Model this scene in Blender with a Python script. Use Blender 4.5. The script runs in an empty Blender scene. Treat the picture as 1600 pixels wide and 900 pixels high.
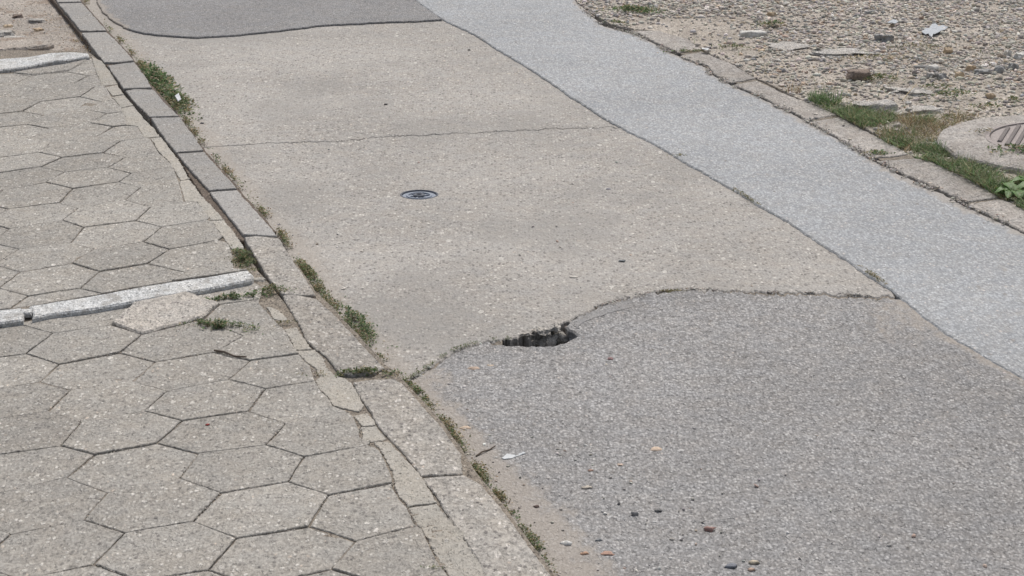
import bpy, bmesh, math, random
import numpy as np
from mathutils import Vector, noise
from mathutils.geometry import delaunay_2d_cdt
R_ = math.radians
random.seed(7); rng = np.random.default_rng(7)
# ------------------------------------------------------------------ camera, sky, sun, exposure
F, YH, CAMH = 3700.0, -672.0, 2.45
PITCH = math.atan((450 - YH) / F)
sc = bpy.context.scene
col = sc.collection
cam = bpy.data.cameras.new('camera'); camo = bpy.data.objects.new('camera', cam); col.objects.link(camo)
camo.location = (0, 0, CAMH); camo.rotation_euler = (math.pi / 2 - PITCH, 0, 0)
cam.sensor_width = 36; cam.lens = F / 1600 * 36; cam.clip_end = 2000; cam.clip_start = 0.1
sc.camera = camo
SUN_EL, SUN_AZ = R_(54), R_(12)            # azimuth clockwise from +Y (the view direction)
w = bpy.data.worlds.new('World'); sc.world = w; w.use_nodes = True
nt = w.node_tree; bg = nt.nodes['Background']
sky = nt.nodes.new('ShaderNodeTexSky'); sky.sky_type = 'NISHITA'; sky.sun_disc = False
sky.sun_elevation = SUN_EL; sky.sun_rotation = SUN_AZ; sky.air_density = 1.0; sky.dust_density = 4.0; sky.ozone_density = 0.4
hs = nt.nodes.new('ShaderNodeHueSaturation'); hs.inputs['Saturation'].default_value = 0.55      # milky summer sky
nt.links.new(sky.outputs[0], hs.inputs['Color']); nt.links.new(hs.outputs[0], bg.inputs[0]); bg.inputs[1].default_value = 0.15
sl = bpy.data.lights.new('sun', 'SUN'); sl.energy = 2.9; sl.angle = R_(0.6); sl.color = (1, 0.965, 0.92)
so = bpy.data.objects.new('sun', sl); col.objects.link(so)
sd = Vector((math.sin(SUN_AZ) * math.cos(SUN_EL), math.cos(SUN_AZ) * math.cos(SUN_EL), math.sin(SUN_EL)))
so.rotation_euler = sd.to_track_quat('Z', 'Y').to_euler(); so.location = (0, 6, 8)
sc.view_settings.view_transform = 'Standard'; sc.view_settings.look = 'None'
sc.view_settings.exposure = -0.31; sc.view_settings.gamma = 1; sc.view_settings.use_curve_mapping = False
sc.render.engine = 'CYCLES'

# ------------------------------------------------------------------ pixel -> world on a horizontal plane
CP, SP = math.cos(PITCH), math.sin(PITCH)
def W(px, py, z=0.0):
    u = (px - 800) / F; v = -(py - 450) / F
    dx, dy, dz = u, CP + v * SP, -SP + v * CP
    t = (z - CAMH) / dz
    return (dx * t, dy * t)
def Wl(pts, z=0.0): return [W(x, y, z) for x, y in pts]
def PX(X, Y, z=0.0):
    dz = z - CAMH; zc = Y * CP - dz * SP; yc = Y * SP + dz * CP
    return 800 + F * X / zc, 450 - F * yc / zc

# ------------------------------------------------------------------ tags
def tag(o, label, cat, group=None):
    o['label'] = label; o['category'] = cat
    if group: o['group'] = group
    return o
def kind(o, k): o['kind'] = k; return o
def mkobj(name, me, mat=None, parent=None, loc=None):
    o = bpy.data.objects.new(name, me); col.objects.link(o)
    if mat is not None and me is not None and len(me.materials) == 0: me.materials.append(mat)
    if parent: o.parent = parent
    if loc: o.location = loc
    return o
def empty(name, loc):
    o = bpy.data.objects.new(name, None); col.objects.link(o); o.location = loc; o.empty_display_size = 0.05
    return o

# ------------------------------------------------------------------ materials
class NT:
    def __init__(s, name):
        s.m = bpy.data.materials.new(name); s.m.use_nodes = True; s.t = s.m.node_tree
        s.b = s.t.nodes['Principled BSDF']
    def n(s, typ, **k):
        x = s.t.nodes.new(typ)
        for a, v in k.items():
            if a.startswith('i_'):
                x.inputs[a[2:].replace('_', ' ')].default_value = v
            else: setattr(x, a, v)
        return x
    def l(s, a, b): s.t.links.new(a, b)
    def math(s, op, a, b=None, c=None, clamp=False):
        x = s.t.nodes.new('ShaderNodeMath'); x.operation = op; x.use_clamp = clamp
        for i, v in enumerate((a, b, c)):
            if v is None: continue
            if isinstance(v, (int, float)): x.inputs[i].default_value = v
            else: s.l(v, x.inputs[i])
        return x.outputs[0]
    def mix(s, f, a, b, blend='MIX'):
        x = s.t.nodes.new('ShaderNodeMix'); x.data_type = 'RGBA'; x.blend_type = blend
        for sock, v in ((x.inputs[0], f), (x.inputs[6], a), (x.inputs[7], b)):
            if isinstance(v, (int, float)): sock.default_value = v
            elif isinstance(v, (tuple, list)): sock.default_value = (v[0], v[1], v[2], 1)
            else: s.l(v, sock)
        return x.outputs[2]
    def step(s, v, lo, hi):
        x = s.t.nodes.new('ShaderNodeMapRange'); x.interpolation_type = 'SMOOTHSTEP'
        s.l(v, x.inputs[0]); x.inputs[1].default_value = lo; x.inputs[2].default_value = hi
        return x.outputs[0]
    def noise(s, vec, scale, detail=3, rough=0.55):
        x = s.n('ShaderNodeTexNoise'); x.inputs['Scale'].default_value = scale
        x.inputs['Detail'].default_value = detail; x.inputs['Roughness'].default_value = rough
        s.l(vec, x.inputs['Vector']); return x.outputs['Fac']
    def vor(s, vec, scale, rand=1.0):
        x = s.n('ShaderNodeTexVoronoi'); x.inputs['Scale'].default_value = scale
        x.inputs['Randomness'].default_value = rand; s.l(vec, x.inputs['Vector'])
        sp = s.n('ShaderNodeSeparateColor'); s.l(x.outputs['Color'], sp.inputs[0])
        return x.outputs['Distance'], sp.outputs[0], sp.outputs[1], sp.outputs[2]

def agg(name, base, cell=110, lfrac=.22, dfrac=.2, light=(.62, .60, .56), dark=(.10, .10, .10), lowvar=.12,
        fine=.25, bump=1.0, pits=.5, dust=None, pobj=0.0, gsc=150, rgh=.9, binder=0.0, stain=None, radius=.40, dmix=.7):
    """aggregate surface: weathered binder with pebbles of several tones, grain, pits, wear"""
    t = NT(name)
    pos = t.n('ShaderNodeNewGeometry').outputs['Position']
    if pobj:
        oi = t.n('ShaderNodeObjectInfo'); rnd = oi.outputs['Random']
    raw = pos; mp = t.n('ShaderNodeVectorMath', operation='MULTIPLY'); t.l(pos, mp.inputs[0]); mp.inputs[1].default_value = (1, .55, .8); pos = mp.outputs[0]
    # wobble the coordinates so that cells are not round
    wob = t.n('ShaderNodeTexNoise'); wob.inputs['Scale'].default_value = cell * 1.4; wob.inputs['Detail'].default_value = 2
    t.l(pos, wob.inputs['Vector'])
    vm = t.n('ShaderNodeVectorMath', operation='MULTIPLY_ADD'); t.l(wob.outputs['Color'], vm.inputs[0])
    k = .8 / cell; vm.inputs[1].default_value = (k, k, k); t.l(pos, vm.inputs[2]); P = vm.outputs[0]
    low = t.noise(raw, 1.1, 4); mid = t.noise(raw, 9, 4, .6); fin = t.noise(pos, gsc, 4, .75); med = t.noise(pos, gsc * .36, 3, .65)
    d1, r1, g1, b1 = t.vor(P, cell); d2, r2, g2, b2 = t.vor(P, cell * .42)
    c = t.mix(0, base, base)
    s1 = t.step(low, .3, .7); c = t.mix(s1, tuple(v * (1 - lowvar) for v in base), tuple(v * (1 + lowvar) for v in base))
    s2 = t.step(mid, .3, .7)
    warmc = (base[0] * 1.08, base[1] * 1.0, base[2] * .9)
    c = t.mix(t.math('MULTIPLY', s2, .35), c, warmc)
    # grain
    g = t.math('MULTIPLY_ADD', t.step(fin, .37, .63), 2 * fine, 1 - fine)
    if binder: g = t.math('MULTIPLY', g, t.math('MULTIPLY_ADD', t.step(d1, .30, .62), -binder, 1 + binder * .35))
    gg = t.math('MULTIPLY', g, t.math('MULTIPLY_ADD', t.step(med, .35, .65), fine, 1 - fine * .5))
    # small pebbles; the dark cells also paint the shade of pits into the colour
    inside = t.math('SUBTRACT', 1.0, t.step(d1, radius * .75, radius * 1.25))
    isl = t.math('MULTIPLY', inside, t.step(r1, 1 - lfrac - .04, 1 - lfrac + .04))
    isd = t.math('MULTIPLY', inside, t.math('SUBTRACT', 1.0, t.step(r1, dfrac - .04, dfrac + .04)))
    pat = t.step(mid, .32, .62)                      # the pebbles show in patches
    isl = t.math('MULTIPLY', isl, t.math('MULTIPLY_ADD', pat, .6, .4))
    lc = t.mix(g1, tuple(v * .72 for v in light), light)
    lc = t.mix(t.math('MULTIPLY', t.step(b1, .82, .9), .5), lc, (light[0] * .95, light[1] * .75, light[2] * .6))
    cc = c
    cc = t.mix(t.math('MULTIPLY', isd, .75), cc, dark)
    cc = t.mix(t.math('MULTIPLY', isl, .8), cc, lc)
    # sparse larger pebbles
    ins2 = t.math('SUBTRACT', 1.0, t.step(d2, .24, .34))
    b2f = t.math('MULTIPLY', ins2, t.step(r2, .86, .9))
    tone = t.mix(g2, (.26, .24, .22), light)
    cc = t.mix(t.math('MULTIPLY', b2f, .7), cc, tone)
    cm = t.n('ShaderNodeVectorMath', operation='SCALE'); t.l(cc, cm.inputs[0]); t.l(gg, cm.inputs['Scale']); cc = cm.outputs[0]
    if stain:
        st = t.noise(pos, stain[3], 5, .65)
        cc = t.mix(t.math('MULTIPLY', t.step(st, stain[4], stain[4] + .12), stain[5]), cc, stain[:3])
    dv = None
    if dust:
        at = t.n('ShaderNodeAttribute', attribute_name='dust').outputs['Fac']
        dn = t.math('ADD', at, t.math('MULTIPLY', t.math('SUBTRACT', t.noise(pos, 22, 5, .65), .5), 1.1))
        dv = t.step(dn, .35, .75)
        dcol = t.mix(t.step(t.noise(pos, 180, 3), .3, .7), tuple(v * .82 for v in dust), tuple(v * 1.12 for v in dust))
        cc = t.mix(t.math('MULTIPLY', dv, dmix), cc, dcol)
    if pobj:
        sc_ = t.math('MULTIPLY_ADD', rnd, 2 * pobj, 1 - pobj)
        cm2 = t.n('ShaderNodeVectorMath', operation='SCALE'); t.l(cc, cm2.inputs[0]); t.l(sc_, cm2.inputs['Scale']); cc = cm2.outputs[0]
    t.l(cc, t.b.inputs['Base Color']); t.b.inputs['Roughness'].default_value = rgh
    t.b.inputs['Specular IOR Level'].default_value = .25
    # height (metres)
    h = t.math('MULTIPLY', fin, .0020)
    h = t.math('ADD', h, t.math('MULTIPLY', med, .0034))
    dome = t.math('MULTIPLY', t.math('SUBTRACT', 1.0, t.step(d1, 0.05, .62)), .0030)
    h = t.math('ADD', h, t.math('MULTIPLY', dome, t.math('MULTIPLY_ADD', r1, .8, .3)))
    h = t.math('ADD', h, t.math('MULTIPLY', b2f, .0015))
    pt = t.math('MULTIPLY', t.step(t.noise(pos, 70, 2, .5), .60, .68), -.0050 * pits)
    h = t.math('ADD', h, pt)
    if dv is not None:
        h = t.math('MULTIPLY', h, t.math('MULTIPLY_ADD', dv, -.55, 1.0))
    bp = t.n('ShaderNodeBump'); bp.inputs['Strength'].default_value = 1.0; bp.inputs['Distance'].default_value = bump
    t.l(h, bp.inputs['Height']); t.l(bp.outputs[0], t.b.inputs['Normal'])
    return t.m

def plain(name, c, rough=.8, var=.2, scale=60, metal=0, bump=.001, attr=False, spec=.3):
    t = NT(name); pos = t.n('ShaderNodeNewGeometry').outputs['Position']
    f = t.step(t.noise(pos, scale, 4, .65), .25, .75)
    if attr:
        a = t.n('ShaderNodeAttribute', attribute_name='tone').outputs['Color']
        cm = t.n('ShaderNodeVectorMath', operation='SCALE'); t.l(a, cm.inputs[0])
        t.l(t.math('MULTIPLY_ADD', f, 2 * var, 1 - var), cm.inputs['Scale']); t.l(cm.outputs[0], t.b.inputs['Base Color'])
    else:
        t.l(t.mix(f, tuple(v * (1 - var) for v in c), tuple(v * (1 + var) for v in c)), t.b.inputs['Base Color'])
    t.b.inputs['Roughness'].default_value = rough; t.b.inputs['Metallic'].default_value = metal
    t.b.inputs['Specular IOR Level'].default_value = spec
    if bump:
        bp = t.n('ShaderNodeBump'); bp.inputs['Distance'].default_value = bump; t.l(f, bp.inputs['Height'])
        t.l(bp.outputs[0], t.b.inputs['Normal'])
    return t.m

M = {}
SAND = (.355, .315, .272)
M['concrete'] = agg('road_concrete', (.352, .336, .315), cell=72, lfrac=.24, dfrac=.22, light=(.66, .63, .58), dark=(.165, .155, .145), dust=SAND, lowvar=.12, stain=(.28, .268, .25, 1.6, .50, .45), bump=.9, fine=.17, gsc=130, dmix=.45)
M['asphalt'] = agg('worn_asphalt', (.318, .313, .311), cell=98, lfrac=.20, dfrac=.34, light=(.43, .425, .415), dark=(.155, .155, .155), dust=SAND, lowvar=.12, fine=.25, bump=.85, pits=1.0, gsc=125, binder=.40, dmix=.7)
M['strip'] = agg('pale_asphalt', (.374, .387, .402), cell=90, lfrac=.18, dfrac=.20, light=(.56, .575, .59), dark=(.24, .25, .26), dust=(.37, .335, .295), lowvar=.08, fine=.16, bump=.75, pits=.6, gsc=140, binder=.3)
M['patch'] = agg('asphalt_patch', (0.240, 0.238, 0.240), cell=110, lfrac=.25, dfrac=.2, light=(.42, .42, .41), dark=(.12, .12, .125), dust=SAND, lowvar=.08, bump=1.0, fine=.24)
M['tar'] = agg('tar_seal', (.275, .272, .272), cell=150, lfrac=.12, dfrac=.2, light=(.38, .38, .38), dark=(.12, .12, .12), bump=.7, fine=.14)
M['soil_dark'] = agg('dark_joint_soil', (.13, .105, .085), cell=90, lfrac=.12, dfrac=.3, light=(.34, .29, .24), dark=(.05, .04, .035), bump=1.4)
M['paver'] = agg('paver_concrete', (.318, .303, .278), cell=82, lfrac=.26, dfrac=.16, light=(.66, .63, .58), dark=(.16, .15, .14), pobj=.08, lowvar=.10, fine=.20, bump=1.0, gsc=135)
M['pale_paver'] = agg('pale_concrete', (.42, .395, .362), cell=90, lfrac=.15, dfrac=.15, light=(.62, .58, .53), dark=(.2, .18, .17), lowvar=.1, bump=1.3, stain=(.30, .275, .255, 26, .55, .5), gsc=110)
M['kerb'] = agg('kerb_concrete', (0.326, 0.308, 0.282), cell=78, lfrac=.26, dfrac=.18, light=(.68, .64, .59), dark=(.13, .12, .115), pobj=.07, lowvar=.08, bump=1.1, gsc=120, fine=.24)
M['kerb_far'] = agg('smooth_kerb_concrete', (.312, .303, .290), cell=100, lfrac=.12, dfrac=.12, light=(.56, .55, .53), dark=(.14, .135, .13), pobj=.09, lowvar=.08, bump=.7, fine=.16)
M['kerb_r'] = agg('dusty_kerb_concrete', (0.346, 0.326, 0.305), cell=95, lfrac=.16, dfrac=.14, light=(.60, .56, .51), dark=(.15, .14, .13), pobj=.07, lowvar=.12, bump=1.1, stain=(.27, .24, .215, 14, .5, .5), gsc=120)
M['mortar'] = agg('mortar', (.372, .352, .315), cell=130, lfrac=.08, dfrac=.12, light=(.56, .54, .50), dark=(.17, .16, .14), pobj=.05, lowvar=.06, fine=.14, bump=.6, pits=.8)
M['white'] = agg('white_paint_concrete', (0.526, 0.534, 0.532), cell=100, lfrac=.35, dfrac=.16, light=(.80, .81, .81), dark=(.17, .17, .165), lowvar=.1, bump=1.0, stain=(.31, .295, .275, 17, .53, .75))
M['soil'] = agg('joint_soil', (0.236, 0.207, 0.172), cell=100, lfrac=.2, dfrac=.25, light=(.42, .38, .33), dark=(.07, .06, .05), bump=1.4)
M['dirt'] = agg('lot_dirt', (.400, .362, .318), cell=60, lfrac=.32, dfrac=.18, light=(.52, .48, .41), dark=(.15, .13, .11), lowvar=.18, fine=.3, bump=1.6, stain=(.27, .235, .20, 5, .5, .5))
M['dirt_left'] = agg('dry_dirt', (.36, .325, .29), cell=60, lfrac=.25, dfrac=.15, light=(.55, .50, .44), dark=(.15, .13, .11), lowvar=.18, fine=.28, bump=1.6, stain=(.245, .185, .14, 7, .52, .7))
M['metal'] = plain('lid_metal', (.27, .30, .35), .75, .25, 300, .2, .0008)
M['metal_dark'] = plain('lid_rim_metal', (.14, .15, .17), .85, .25, 300, .1, .0008)
M['cast'] = plain('cast_iron', (.30, .268, .255), .75, .25, 120, .25, .001)
M['stone'] = plain('gravel_stone', (.4, .4, .4), .85, .22, 140, 0, .0012, attr=True)
M['leaf'] = plain('leaf', (.1, .1, .1), .6, .2, 200, 0, 0, attr=True)
def translucent(m, amt=.45):
    t = m.node_tree; b = t.nodes['Principled BSDF']; out = [n for n in t.nodes if n.type == 'OUTPUT_MATERIAL'][0]
    tr = t.nodes.new('ShaderNodeBsdfTranslucent'); mx = t.nodes.new('ShaderNodeMixShader'); mx.inputs[0].default_value = amt
    src = b.inputs['Base Color'].links[0].from_socket; t.links.new(src, tr.inputs['Color'])
    t.links.new(b.outputs[0], mx.inputs[1]); t.links.new(tr.outputs[0], mx.inputs[2]); t.links.new(mx.outputs[0], out.inputs[0])
translucent(M['leaf'])

M['rubble'] = agg('rubble_concrete', (.46, .435, .395), cell=110, lfrac=.25, dfrac=.25, light=(.58, .55, .50), dark=(.10, .095, .09), bump=1.6)
M['earth'] = plain('earth', (.055, .047, .04), .95, .4, 40, 0, .004)
M['brick'] = plain('brown_brick', (.26, .205, .17), .9, .4, 90, 0, .003)

# ------------------------------------------------------------------ mesh helpers
def nz(x, y, s, seed=0.0): return noise.noise(Vector((x * s + seed, y * s - seed * 1.7, seed * .31)))
def relief(amp, s=.9, fine=.0):
    def f(x, y): return amp * (nz(x, y, s, 3.1) + .5 * nz(x, y, s * 2.7, 9.2)) + fine * nz(x, y, 14, 5.5)
    return f
def ragged(poly, step=.012, amp=.0025, sc_=25, seed=1.0, closed=True, amp2=0.0):
    """densify a world polyline and push its points sideways by noise"""
    out = []; n = len(poly); rng_ = range(n if closed else n - 1)
    for i in rng_:
        a, b = poly[i], poly[(i + 1) % n]
        L = math.hypot(b[0] - a[0], b[1] - a[1]); k = max(1, int(L / step))
        nx, ny = (-(b[1] - a[1]) / max(L, 1e-9), (b[0] - a[0]) / max(L, 1e-9))
        for q in range(k):
            t = q / k; x = a[0] + (b[0] - a[0]) * t; y = a[1] + (b[1] - a[1]) * t
            d = amp * (nz(x, y, sc_, seed) + .6 * nz(x, y, sc_ * 2.6, seed + 4)) + amp2 * nz(x, y, sc_ * .25, seed + 9)
            out.append((x + nx * d, y + ny * d))
    if not closed: out.append(poly[-1])
    return out
def area(p): return .5 * sum(p[i][0] * p[(i + 1) % len(p)][1] - p[(i + 1) % len(p)][0] * p[i][1] for i in range(len(p)))
def inset(p, d):
    n = len(p); out = []
    for i in range(n):
        a, b, c = p[i - 1], p[i], p[(i + 1) % n]
        e1 = Vector((b[0] - a[0], b[1] - a[1])); e2 = Vector((c[0] - b[0], c[1] - b[1]))
        if e1.length < 1e-9 or e2.length < 1e-9: out.append(b); continue
        e1.normalize(); e2.normalize(); t = (e1 + e2)
        if t.length < 1e-6: out.append(b); continue
        t.normalize(); nn = Vector((-t.y, t.x)); k = min(1.6, 1 / max(.35, abs(nn.dot(Vector((-e1.y, e1.x))))))
        out.append((b[0] + nn.x * d * k, b[1] + nn.y * d * k))
    return out
def inpoly(x, y, p):
    c = False; j = len(p) - 1
    for i in range(len(p)):
        if (p[i][1] > y) != (p[j][1] > y) and x < (p[j][0] - p[i][0]) * (y - p[i][1]) / (p[j][1] - p[i][1]) + p[i][0]: c = not c
        j = i
    return c
def inpoly_np(X, Y, p):
    c = np.zeros(X.shape, bool); j = len(p) - 1
    for i in range(len(p)):
        xi, yi = p[i]; xj, yj = p[j]
        if yi != yj:
            m = ((yi > Y) != (yj > Y)) & (X < (xj - xi) * (Y - yi) / (yj - yi) + xi)
            c ^= m
        j = i
    return c
def slab(name, poly, z, thick, mat, grid=.05, rel=None, bev=.004, holes=(), dust=None, parent=None, tilt=None,
         origin=True, side=None, drop=None):
    """solid slab: relieved top, rounded worn arris, side walls; poly is a dense world polygon"""
    if area(poly) < 0: poly = poly[::-1]
    rel = rel or (lambda x, y: 0.0)
    cx = sum(p[0] for p in poly) / len(poly); cy = sum(p[1] for p in poly) / len(poly)
    if tilt is None: tl = lambda x, y: 0.0
    else: tl = lambda x, y: tilt[0] * (x - cx) + tilt[1] * (y - cy)
    inn = inset(poly, bev)
    pts = [Vector(p) for p in inn]; faces = [list(range(len(inn)))]
    edges = [(i, (i + 1) % len(inn)) for i in range(len(inn))]
    hl = []
    for h in holes:
        if area(h) < 0: h = h[::-1]
        s0 = len(pts); pts += [Vector(p) for p in h]; edges += [(s0 + i, s0 + (i + 1) % len(h)) for i in range(len(h))]; hl.append(h)
    xs = [p[0] for p in inn]; ys = [p[1] for p in inn]
    gx = np.arange(min(xs), max(xs), grid); gy = np.arange(min(ys), max(ys), grid * 1.3)
    if len(gx) and len(gy):
        GX, GY = np.meshgrid(gx, gy); GX = GX + rng.uniform(-.3, .3, GX.shape) * grid; GY = GY + rng.uniform(-.3, .3, GY.shape) * grid
        m = inpoly_np(GX, GY, inset(inn, grid * .35) if len(inn) < 60 else inn)
        for h in hl: m &= ~inpoly_np(GX, GY, h)
        pts += [Vector((x, y)) for x, y in zip(GX[m], GY[m])]
    vo, eo, fo, _, _, _ = delaunay_2d_cdt(pts, edges, [], 0, 1e-5)
    V = [(v.x, v.y) for v in vo]; Fc = []
    for f in fo:
        x = sum(V[i][0] for i in f) / len(f); y = sum(V[i][1] for i in f) / len(f)
        if not inpoly(x, y, inn): continue
        if any(inpoly(x, y, h) for h in hl): continue
        a = area([V[i] for i in f])
        Fc.append(tuple(f) if a > 0 else tuple(f[::-1]))
    co = [(x, y, z + rel(x, y) + tl(x, y)) for x, y in V]
    nf = len(Fc)
    # ring + wall
    n = len(poly); o0 = len(co)
    for (x, y) in inn: co.append((x, y, z + rel(x, y) + tl(x, y)))
    for (x, y) in poly: co.append((x, y, z + rel(x, y) + tl(x, y) - bev * 1.0))
    for i in range(n):
        j = (i + 1) % n; Fc.append((o0 + n + i, o0 + n + j, o0 + j, o0 + i))
    w0 = len(co)
    for (x, y) in poly: co.append((x, y, z + rel(x, y) + tl(x, y) - bev * 1.0))
    for (x, y) in poly:
        co.append((x + .0015 * nz(x, y, 60, 2), y + .0015 * nz(x, y, 60, 7), z + tl(x, y) - thick))
    for i in range(n):
        j = (i + 1) % n; Fc.append((w0 + n + i, w0 + n + j, w0 + j, w0 + i))
    for h in hl:
        a0 = len(co); k = len(h)
        for (x, y) in h: co.append((x, y, z + rel(x, y)))
        for (x, y) in h: co.append((x, y, z - thick))
        for i in range(k):
            j = (i + 1) % k; Fc.append((a0 + i, a0 + j, a0 + k + j, a0 + k + i))
    o = (cx, cy, z - thick) if origin else (0, 0, 0)
    me = bpy.data.meshes.new(name)
    me.from_pydata([(a - o[0], b - o[1], c - o[2]) for a, b, c in co], [], Fc)
    for p in me.polygons[:nf + n]: p.use_smooth = True
    if dust:
        at = me.attributes.new('dust', 'FLOAT', 'POINT')
        at.data.foreach_set('value', [float(dust(a, b)) for a, b, c in co])
    ob = mkobj(name, me, mat, parent, o if origin else None)
    return ob
def polydist(x, y, pl):
    best = 9e9
    for i in range(len(pl) - 1):
        ax, ay = pl[i]; bx, by = pl[i + 1]; dx, dy = bx - ax, by - ay; L = dx * dx + dy * dy
        t = max(0, min(1, ((x - ax) * dx + (y - ay) * dy) / L)); d = math.hypot(x - ax - t * dx, y - ay - t * dy)
        if d < best: best = d
    return best
_ico = {}
def ico(sub):
    if sub not in _ico:
        bm = bmesh.new(); bmesh.ops.create_icosphere(bm, subdivisions=sub, radius=1); bm.verts.ensure_lookup_table()
        v = np.array([v.co[:] for v in bm.verts]); f = np.array([[q.index for q in fc.verts] for fc in bm.faces]); bm.free()
        _ico[sub] = (v, f)
    return _ico[sub]
def npmesh(name, V, Fa, tone=None, smooth=False):
    me = bpy.data.meshes.new(name); nv, nf = len(V), len(Fa); k = Fa.shape[1]
    me.vertices.add(nv); me.vertices.foreach_set('co', V.astype(np.float32).ravel())
    me.loops.add(nf * k); me.loops.foreach_set('vertex_index', Fa.astype(np.int32).ravel())
    me.polygons.add(nf); me.polygons.foreach_set('loop_start', np.arange(0, nf * k, k, dtype=np.int32))
    try: me.polygons.foreach_set('loop_total', np.full(nf, k, dtype=np.int32))
    except Exception: pass
    me.update(calc_edges=True)
    if smooth: me.polygons.foreach_set('use_smooth', np.ones(nf, bool))
    if tone is not None:
        at = me.attributes.new('tone', 'FLOAT_COLOR', 'POINT')
        at.data.foreach_set('color', np.c_[tone, np.ones(len(tone))].astype(np.float32).ravel())
    return me
def rot3(n):
    a = rng.uniform(0, 2 * np.pi, n); t = rng.normal(0, .35, n); u = rng.normal(0, .35, n)
    ca, sa = np.cos(a), np.sin(a); ct, st = np.cos(t), np.sin(t); cu, su = np.cos(u), np.sin(u)
    Rz = np.zeros((n, 3, 3)); Rz[:, 0, 0] = ca; Rz[:, 0, 1] = -sa; Rz[:, 1, 0] = sa; Rz[:, 1, 1] = ca; Rz[:, 2, 2] = 1
    Rx = np.zeros((n, 3, 3)); Rx[:, 0, 0] = 1; Rx[:, 1, 1] = ct; Rx[:, 1, 2] = -st; Rx[:, 2, 1] = st; Rx[:, 2, 2] = ct
    Ry = np.zeros((n, 3, 3)); Ry[:, 1, 1] = 1; Ry[:, 0, 0] = cu; Ry[:, 0, 2] = su; Ry[:, 2, 0] = -su; Ry[:, 2, 2] = cu
    return Rz @ Rx @ Ry
def stones(name, X, Y, Z, size, pal, flat=.55, sub=1, origin=None):
    """many stones in one mesh; pal is a list of (weight, rgb)"""
    n = len(X); v, f = ico(sub); k = len(v)
    r = rng.uniform(.72, 1.18, (n, k, 1)); P = v[None] * r
    s = np.stack([size * rng.uniform(.8, 1.35, n), size * rng.uniform(.6, 1.0, n), size * flat * rng.uniform(.6, 1.2, n)], 1)
    P = P * s[:, None, :]; P = np.einsum('nij,nkj->nki', rot3(n), P)
    P += np.stack([X, Y, Z], 1)[:, None, :]
    Fa = (f[None] + (np.arange(n) * k)[:, None, None]).reshape(-1, 3)
    wts = np.array([p[0] for p in pal], float); wts /= wts.sum(); ci = rng.choice(len(pal), n, p=wts)
    cc = np.array([p[1] for p in pal])[ci] * rng.uniform(.78, 1.2, (n, 1)) * rng.uniform(.95, 1.05, (n, 3))
    V = P.reshape(-1, 3)
    if origin is not None: V = V - np.array(origin)
    return mkobj(name, npmesh(name, V, Fa, np.repeat(cc, k, 0)), M['stone'], None, origin)
GRAVEL = [(4, (.50, .455, .395)), (3, (.58, .535, .47)), (2, (.43, .40, .365)), (1.6, (.68, .64, .58)), (.8, (.42, .41, .395)), (1, (.54, .43, .33)), (.25, (.26, .245, .23))]
def chunk(name, L, Wd, H, seed=0, rough=.12, taper=.85, mat=None, cut=0.0, subd=3):
    """broken block: a box with chipped faces and broken outline, its base at the origin"""
    bm = bmesh.new(); bmesh.ops.create_cube(bm, size=1)
    bmesh.ops.bevel(bm, geom=bm.edges[:], offset=.08, segments=1, affect='EDGES')
    bmesh.ops.subdivide_edges(bm, edges=bm.edges[:], cuts=subd, use_grid_fill=True)
    for v in bm.verts:
        p = v.co.copy(); q = Vector((p.x * 2.1 + seed, p.y * 2.1 - seed, p.z * 1.2 + seed * .3))
        k = 1 + rough * noise.noise(q) * 2 + rough * .6 * noise.noise(q * 3.1)
        tp = 1 - (1 - taper) * (p.z + .5)
        v.co.x = p.x * k * L * tp; v.co.y = p.y * (1 + rough * noise.noise(q + Vector((5, 1, 2))) * 2.4) * Wd * tp
        v.co.z = (p.z + .5) * H * (1 + rough * .7 * noise.noise(q * 1.3))
        if cut and p.x > 0: v.co.y *= 1 - cut * p.x * 1.6
    me = bpy.data.meshes.new(name); bm.to_mesh(me); bm.free()
    o = mkobj(name, me, mat); return o
def leaves(name, X, Y, Z, size, cols, lift=.02, up=.35, slim=.5, origin=None, mat=None):
    """many small leaves, each a folded pointed blade at a random tilt"""
    n = len(X)
    base = np.array([[0, 0, 0], [.5, .5, .08], [1, 0, .0], [.5, -.5, .08], [.5, 0, -.05]]) * np.array([1, slim, 1])
    f = np.array([[0, 4, 1], [1, 4, 2], [0, 3, 4], [3, 2, 4]])
    a = rng.uniform(0, 2 * np.pi, n); el = rng.normal(up, .4, n); ro = rng.normal(0, .6, n)
    ca, sa, ce, se, cr, sr = np.cos(a), np.sin(a), np.cos(el), np.sin(el), np.cos(ro), np.sin(ro)
    B = np.repeat(base[None], n, 0) * size[:, None, None]
    x, y, z = B[..., 0], B[..., 1], B[..., 2]
    y, z = y * cr[:, None] - z * sr[:, None], y * sr[:, None] + z * cr[:, None]
    x, z = x * ce[:, None] - z * se[:, None], x * se[:, None] + z * ce[:, None]
    x, y = x * ca[:, None] - y * sa[:, None], x * sa[:, None] + y * ca[:, None]
    zz = Z + rng.uniform(0, 1, n) * lift
    P = np.stack([x + X[:, None], y + Y[:, None], z + zz[:, None]], 2)
    V = P.reshape(-1, 3)
    if origin is not None: V = V - np.array(origin)
    Fa = (f[None] + (np.arange(n) * 5)[:, None, None]).reshape(-1, 3)
    wts = np.array([p[0] for p in cols], float); wts /= wts.sum(); ci = rng.choice(len(cols), n, p=wts)
    cc = np.array([p[1] for p in cols])[ci] * rng.uniform(.75, 1.3, (n, 1))
    return npmesh(name, V, Fa, np.repeat(cc, 5, 0))
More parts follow.
